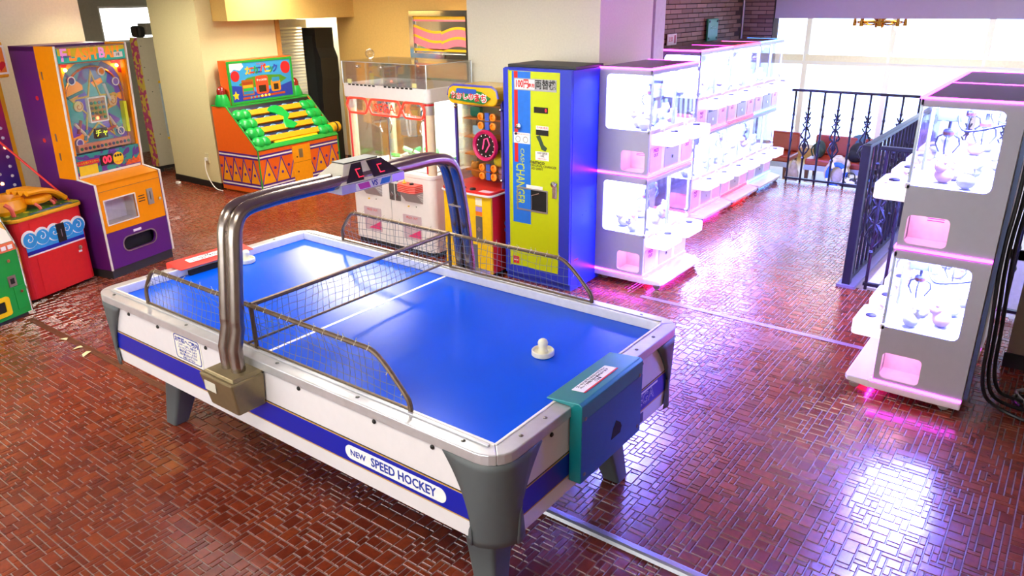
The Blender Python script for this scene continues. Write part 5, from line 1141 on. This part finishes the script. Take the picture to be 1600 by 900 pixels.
B().hull([(-.14, -.07, 0), (.14, -.07, 0), (.14, .07, 0), (-.14, .07, 0)], [(-.12, -.05, .20), (.12, -.05, .20), (.12, .05, .20), (-.12, .05, .20)]).build('body', tex_mat('bag_pattern', ['#16181c', '#e8e8ea', '#16181c', '#3a4a6a', '#16181c'], 26., .5, 'voronoi'), pt, bevel=.02)
B().tube(smooth_path([(-.06, -.05, .19), (-.05, -.05, .28), (.05, -.05, .28), (.06, -.05, .19)], 2), .008, 6).build('handle', blackm, pt, smooth=True)
rg = thing('swim_ring', 'blue and white inflatable swim ring leaning on the cream tote bag', 'swim ring', (-.13, 8.98, LZ))
ringp = lambda a0, a1, n, r: [(.12 * math.cos(rad(a0 + (a1 - a0) * i / n)), .01, .19 + .15 * math.sin(rad(a0 + (a1 - a0) * i / n))) for i in range(n + 1)]
B().tube(ringp(0, 360, 28, 0)[:-1], .034, 10, closed=True).build('tube', mat('ring_blue', '#1f5fe0', .25), rg, smooth=True)
for a in (20, 110, 200, 290): B().tube(ringp(a, a + 26, 5, 0), .0348, 10).build('white_band', ink_white, rg, smooth=True)
ch = thing('chandelier', 'brass chandelier hanging behind the purple soffit', 'chandelier', (.13, 9.0, 1.74))
brass = mat('polished_brass', '#a8742a', .25, 1.)
B().tube([(0, 0, .10), (0, 0, CZ - 1.75)], .012, 8).build('stem', brass, ch); B().lathe([(.02, -.05), (.06, -.01), (.05, .05), (.09, .09), (.02, .12)], 14).build('hub', brass, ch, smooth=True)
B().tube([(.26 * math.cos(2 * PI * i / 24), .26 * math.sin(2 * PI * i / 24), .05) for i in range(24)], .014, 6, closed=True).build('hoop', brass, ch, smooth=True)
for k in range(8):
    a = 2 * PI * k / 8 + .2; x, y = .30 * math.cos(a), .30 * math.sin(a)
    am = B().tube(smooth_path([(0, 0, .04), (x * .5, y * .5, .0), (x, y, .05)], 2), .008, 6).lathe([(.022, .02), (.026, .0), (.018, .08), (.02, .10)], 10, (x, y, 0)).build('arm', brass, ch, smooth=True)
    B().lathe([(.02, .0), (.032, -.02), (.03, -.045), (.005, -.055)], 10, (x, y, 0)).build('lamp_shade', mat('lamp_glow', '#fff0d0', .4, emit=4., emit_col='#ffdf9a'), am, smooth=True)

# ================================================================ things on the brick wall and back wall
pq = thing('wall_plaque', 'green plaque with four dark studs on the brick wall', 'plaque', (-1.07, 6.38, 1.77))
B().box(-.012, .012, -.14, .14, -.12, .12).build('plate', mat('plaque_green', '#2f9a72', .35), pq, bevel=.004)
for y in (-.11, .11):
    for z in (-.09, .09): B().cyl((.012, y, z), .012, .006, 'x', 8).build('stud', ink_black, pq)
text('ロビー', .05, mat('plaque_ink', '#8fd8b8', .4), pq, (.0128, 0, .02), (90, 0, 90))
nt = thing('paper_notice', 'small white printed notice on the brick wall left of the plaque', 'notice', (-1.085, 5.38, 1.71))
B().box(-.003, .003, -.11, .11, -.055, .055).build('sheet', ink_white, nt); text('注意', .05, ink_red, nt, (.0036, -.03, 0), (90, 0, 90)); B().box(.003, .0038, .05, .09, -.04, .04).build('print_block', mat('print_rose', '#c06a80', .5), nt)
bs = thing('lit_sign', 'small glowing blue sign above the far end of the crane game row', 'sign', (-.88, 7.38, 1.60))
B().box(-.07, .07, -.012, .012, -.04, .04).build('box', darkgrey, bs); B().box(-.065, .065, -.014, -.012, -.035, .035).build('face', mat('blue_sign_face', '#6ab8ff', .4, emit=4., emit_col='#5aa8ff'), bs)
fr = thing('framed_panel', 'chrome framed panel with pink and yellow waves on the tan wall', 'panel', (-3.88, 4.90, 1.2))
B().plate(rrect(-.49, .49, .0, .81, .01, 1), [rrect(-.42, .42, .32, .74, .01, 1), rrect(-.42, .42, .03, .22, .01, 1)], 'y', -.03, .03).build('frame', chrome, fr, bevel=.006)
B().box(-.44, .44, .0, .01, .30, .76).build('mirror', mat('mirror_glass', '#d8d4cc', .08, .9), fr); B().box(-.44, .44, .0, .01, .02, .24).build('lower_panel', mat('lower_panel_ochre', '#c08a3a', .4), fr)
B().box(-.49, -.46, .03, .05, .0, .81).build('side_board', mat('side_board_rust', '#a85a1c', .5), fr)
pk = mat('wave_pink', '#f07a92', .4); yl = mat('wave_yellow', '#f0b818', .4)
def ribbon(x0, x1, z0, w_, amp, m, ph, y):
    n = 20; top = [(x0 + (x1 - x0) * i / n, z0 + amp * math.sin(ph + 2.6 * i / n)) for i in range(n + 1)]
    B().prism(top + [(x, z - w_) for x, z in reversed(top)], 'y', y, y + .002).build('ribbon', m, fr)
B().box(-.42, .42, -.006, -.004, .705, .74).build('ribbon', yl, fr); B().box(-.42, .42, -.006, -.004, .685, .705).build('ribbon', pk, fr)
for k in range(2):
    ribbon(-.42, .02, .60 - k * .11, .085, -.05, pk, -.5, -.006); ribbon(-.42, .02, .625 - k * .11, .03, -.05, yl, -.5, -.008)
    ribbon(.02, .42, .55 - k * .11, .085, .05, pk, -.2, -.006); ribbon(.02, .42, .575 - k * .11, .03, .05, yl, -.2, -.008)
B().box(-.42, .42, -.006, -.004, .34, .37).build('ribbon', yl, fr)
B().lathe([(.045, 0), (.05, -.02), (.02, -.03)], 14, (.05, -.02, .285), 'y').build('knob', acrylic, fr, smooth=True)
# doorway: louvred door and a tall black cabinet
ld = struct(B().plate(rrect(-.30, .30, 0, 1.9, .004, 1), [rrect(-.24, .24, .12, .85, .004, 1), rrect(-.24, .24, .95, 1.8, .004, 1)], 'y', -.018, .018).build('door_1', mat('door_white', '#ece9e0', .5), loc=(-6.38, 4.60, 0), rot=(0, 0, rad(88))))
lv = B().box(-.24, .24, -.012, .012, -.003, .003).mesh('slat')
for z0, n in ((.14, 17), (.97, 20)):
    for k in range(n): link('slat', lv, MATS['door_white'], ld, loc=(0, 0, z0 + k * .042), rot=(rad(38), 0, 0))
bc = thing('black_cabinet', 'tall black arcade cabinet seen from behind in the doorway', 'arcade machine', (-5.93, 4.74, 0), 90)
prof = [(-.30, 0), (-.30, .95), (-.36, 1.15), (-.36, 1.42), (-.24, 1.55), (-.24, 1.80), (.30, 1.80), (.30, 0)]
B().prism([(y * .5, z) for y, z in prof], 'x', -.15, .15).build('body', mat('cabinet_black', '#15181a', .5), bc, bevel=.004); B().box(-.154, -.15, -.06, .10, .1, 1.7).build('side_panel', mat('cabinet_side', '#22282a', .5), bc)
# beige machine with pink edge behind the pinball machine
bg = thing('beige_cabinet', 'beige arcade cabinet with pink patterned edge behind the pinball machine', 'arcade machine', (-7.30, 2.95, 0), 0)
bgm = mat('beige_metal', '#c9c3ae', .5, var=.03)
B().box(-.15, 0, .01, .50, .08, 1.72).build('body', bgm, bg, bevel=.004); B().box(-.15, .006, 0, .012, .08, 1.725).build('pink_front', tex_mat('pink_pattern', ['#b83a78', '#c24a86', '#b83a78', '#b83a78', '#d8c04a', '#b83a78', '#c24a86', '#b83a78', '#b83a78'], 22., .4, 'voronoi'), bg)
B().box(-.14, -.01, .02, .49, .04, .08).build('plinth', darkgrey, bg)
for y in (.06, .44): B().cyl((-.03, y, 0), .02, .04, 'z', 10).build('foot', darkgrey, bg)
pnl = B().box(.0, .012, .20, .40, .45, 1.15).build('service_panel', mat('panel_pale_blue', '#b4c6d2', .45), bg, bevel=.003); B().box(.0, .014, .20, .40, 1.15, 1.18).build('yellow_edge', yellow_pl, bg); B().box(.0, .014, .20, .40, .42, .45).build('yellow_edge', yellow_pl, bg)
for y, z in ((.05, 1.62), (.05, 1.36), (.07, 1.2), (.10, 1.05), (.10, .5)): B().cyl((.0, y, z), .006, .004, 'x', 8).build('screw', ink_black, bg)
sk = thing('loudspeaker', 'small black and grey loudspeaker on top of the beige cabinet', 'speaker', (-7.40, 3.14, 1.722))
B().box(-.10, .10, -.14, -.04, .0, .14).build('grille', blackm, sk, bevel=.03); B().box(-.08, .12, -.04, .16, .03, .17).build('body', mat('speaker_case_grey', '#8c8a80', .5), sk, bevel=.01)
# outlet, cord, plug
ot = thing('wall_outlet', 'ivory wall outlet with a plugged white cord on the cream wall', 'outlet', (-5.93, 2.86, .36)); iv = mat('outlet_ivory', '#d8cfa8', .5)
B().box(-.04, .04, -.01, 0, -.06, .06).build('plate', iv, ot, bevel=.003); B().box(-.02, .015, -.04, -.01, -.03, .01).build('plug', white_pl, ot, bevel=.005)
tag(B().tube(smooth_path([(-5.93, 2.82, .34), (-5.92, 2.80, .22), (-5.86, 2.80, .10), (-5.74, 2.79, .012), (-5.60, 2.79, .010)], 3), .006, 6).build('white_cable', white_pl, smooth=True), 'white power cord hanging from the wall outlet to the floor', 'cable')
# cables behind the right crane games
cab = mat('black_cable', '#15151a', .4)
for k, (x, y, lab) in enumerate(((2.345, 2.06, 'black cable running up the back of the nearest right crane game'), (2.365, 2.12, 'black cable second from the nearest crane game corner'), (2.385, 2.20, 'black cable third from the nearest crane game corner'))):
    tag(B().tube(smooth_path([(x, y, 1.62 - k * .05), (x + .01, y + .02, 1.2), (x - .008, y, .9), (x + .02, y + .02, .5), (x + .03, y + .04, .15), (x + .12, y + .15, .012), (x + .4 + k * .1, y + .05 + k * .12, .010)], 3), .010, 7).build('cable', cab, smooth=True), lab, 'cable', 'cables behind the right crane games')
tag(B().box(2.316, 2.335, 2.04, 2.10, .10, 1.60).build('cable_duct', mat('duct_blue_grey', '#5a6a90', .3, .5)), 'blue grey metal cable duct on the back of the nearest right crane game', 'cable duct')
for k, (r, c_, lab) in enumerate(((.13, '#1a1a1e', 'coiled black cable on the floor behind the right crane game'), (.17, '#8f8d92', 'coiled grey cable on the floor by the brown wall'))):
    tag(B().tube([(2.66 + .05 * k + (r + .012 * math.sin(3 * q)) * math.cos(q), 2.36 + .08 * k + (r * .8) * math.sin(q), .012 + .006 * q / 6) for q in [i * .35 for i in range(48)]], .008, 6).build('cable', mat('coil_' + c_[1:], c_, .4), smooth=True), lab, 'cable')
# floor strips and scraps
tag(B().prism([(.045, 0), (.10, 0), (.094, .014), (.083, .020), (.062, .020), (.051, .014)], 'x', .30, 3.2).build('cable_cover', mat('cover_aluminium', '#b4b4bc', .3, .6)), 'ribbed aluminium cable cover strip running out from under the table', 'cable cover')
def joint(name, x0, x1, y, lab, m): tag(B().box(x0, x1, y - .022, y - .006, 0, .0025).box(x0, x1, y + .006, y + .022, 0, .0025).box(x0, x1, y - .006, y + .006, 0, .001).build(name, m), lab, 'floor strip')
joint('floor_strip', -3.3, -1.35, -.31, 'worn floor joint strip left of the table', mat('joint_brown', '#6a3c26', .5, var=.3))
joint('floor_strip', .10, 1.72, 2.62, 'pale floor joint strip between the two groups of crane games', mat('joint_pale', '#9a8494', .35, var=.2))
for x, y, a, lab in ((-2.72, -.335, .3, 'cream paper scrap nearest the green cabinet'), (-2.50, -.345, 1.1, 'cream paper scrap in the middle of three on the floor joint'), (-2.36, -.36, 2., 'largest cream paper scrap on the floor joint')):
    s_ = .03 if 'largest' not in lab else .042
    tag(B().add([(-s_, -.015, .001), (0, -.02, .008), (s_, -.006, .002), (s_ * .6, .016, .006), (-s_ * .3, .02, .001)], [(0, 1, 2, 3, 4)]).build('paper_scrap', mat('scrap_cream', '#e8dcae', .7), loc=(x, y, .003), rot=(0, 0, a), thick=.002), lab, 'paper scrap', 'paper scraps')
tag(B().box(-.035, .035, -.02, .02, 0, .03).ball((.03, 0, .015), .014, 8, 6).build('power_adapter', white_pl, bevel=.006, loc=(-6.45, 2.72, .0)), 'small white power adapter on the floor by the passage wall', 'adapter')
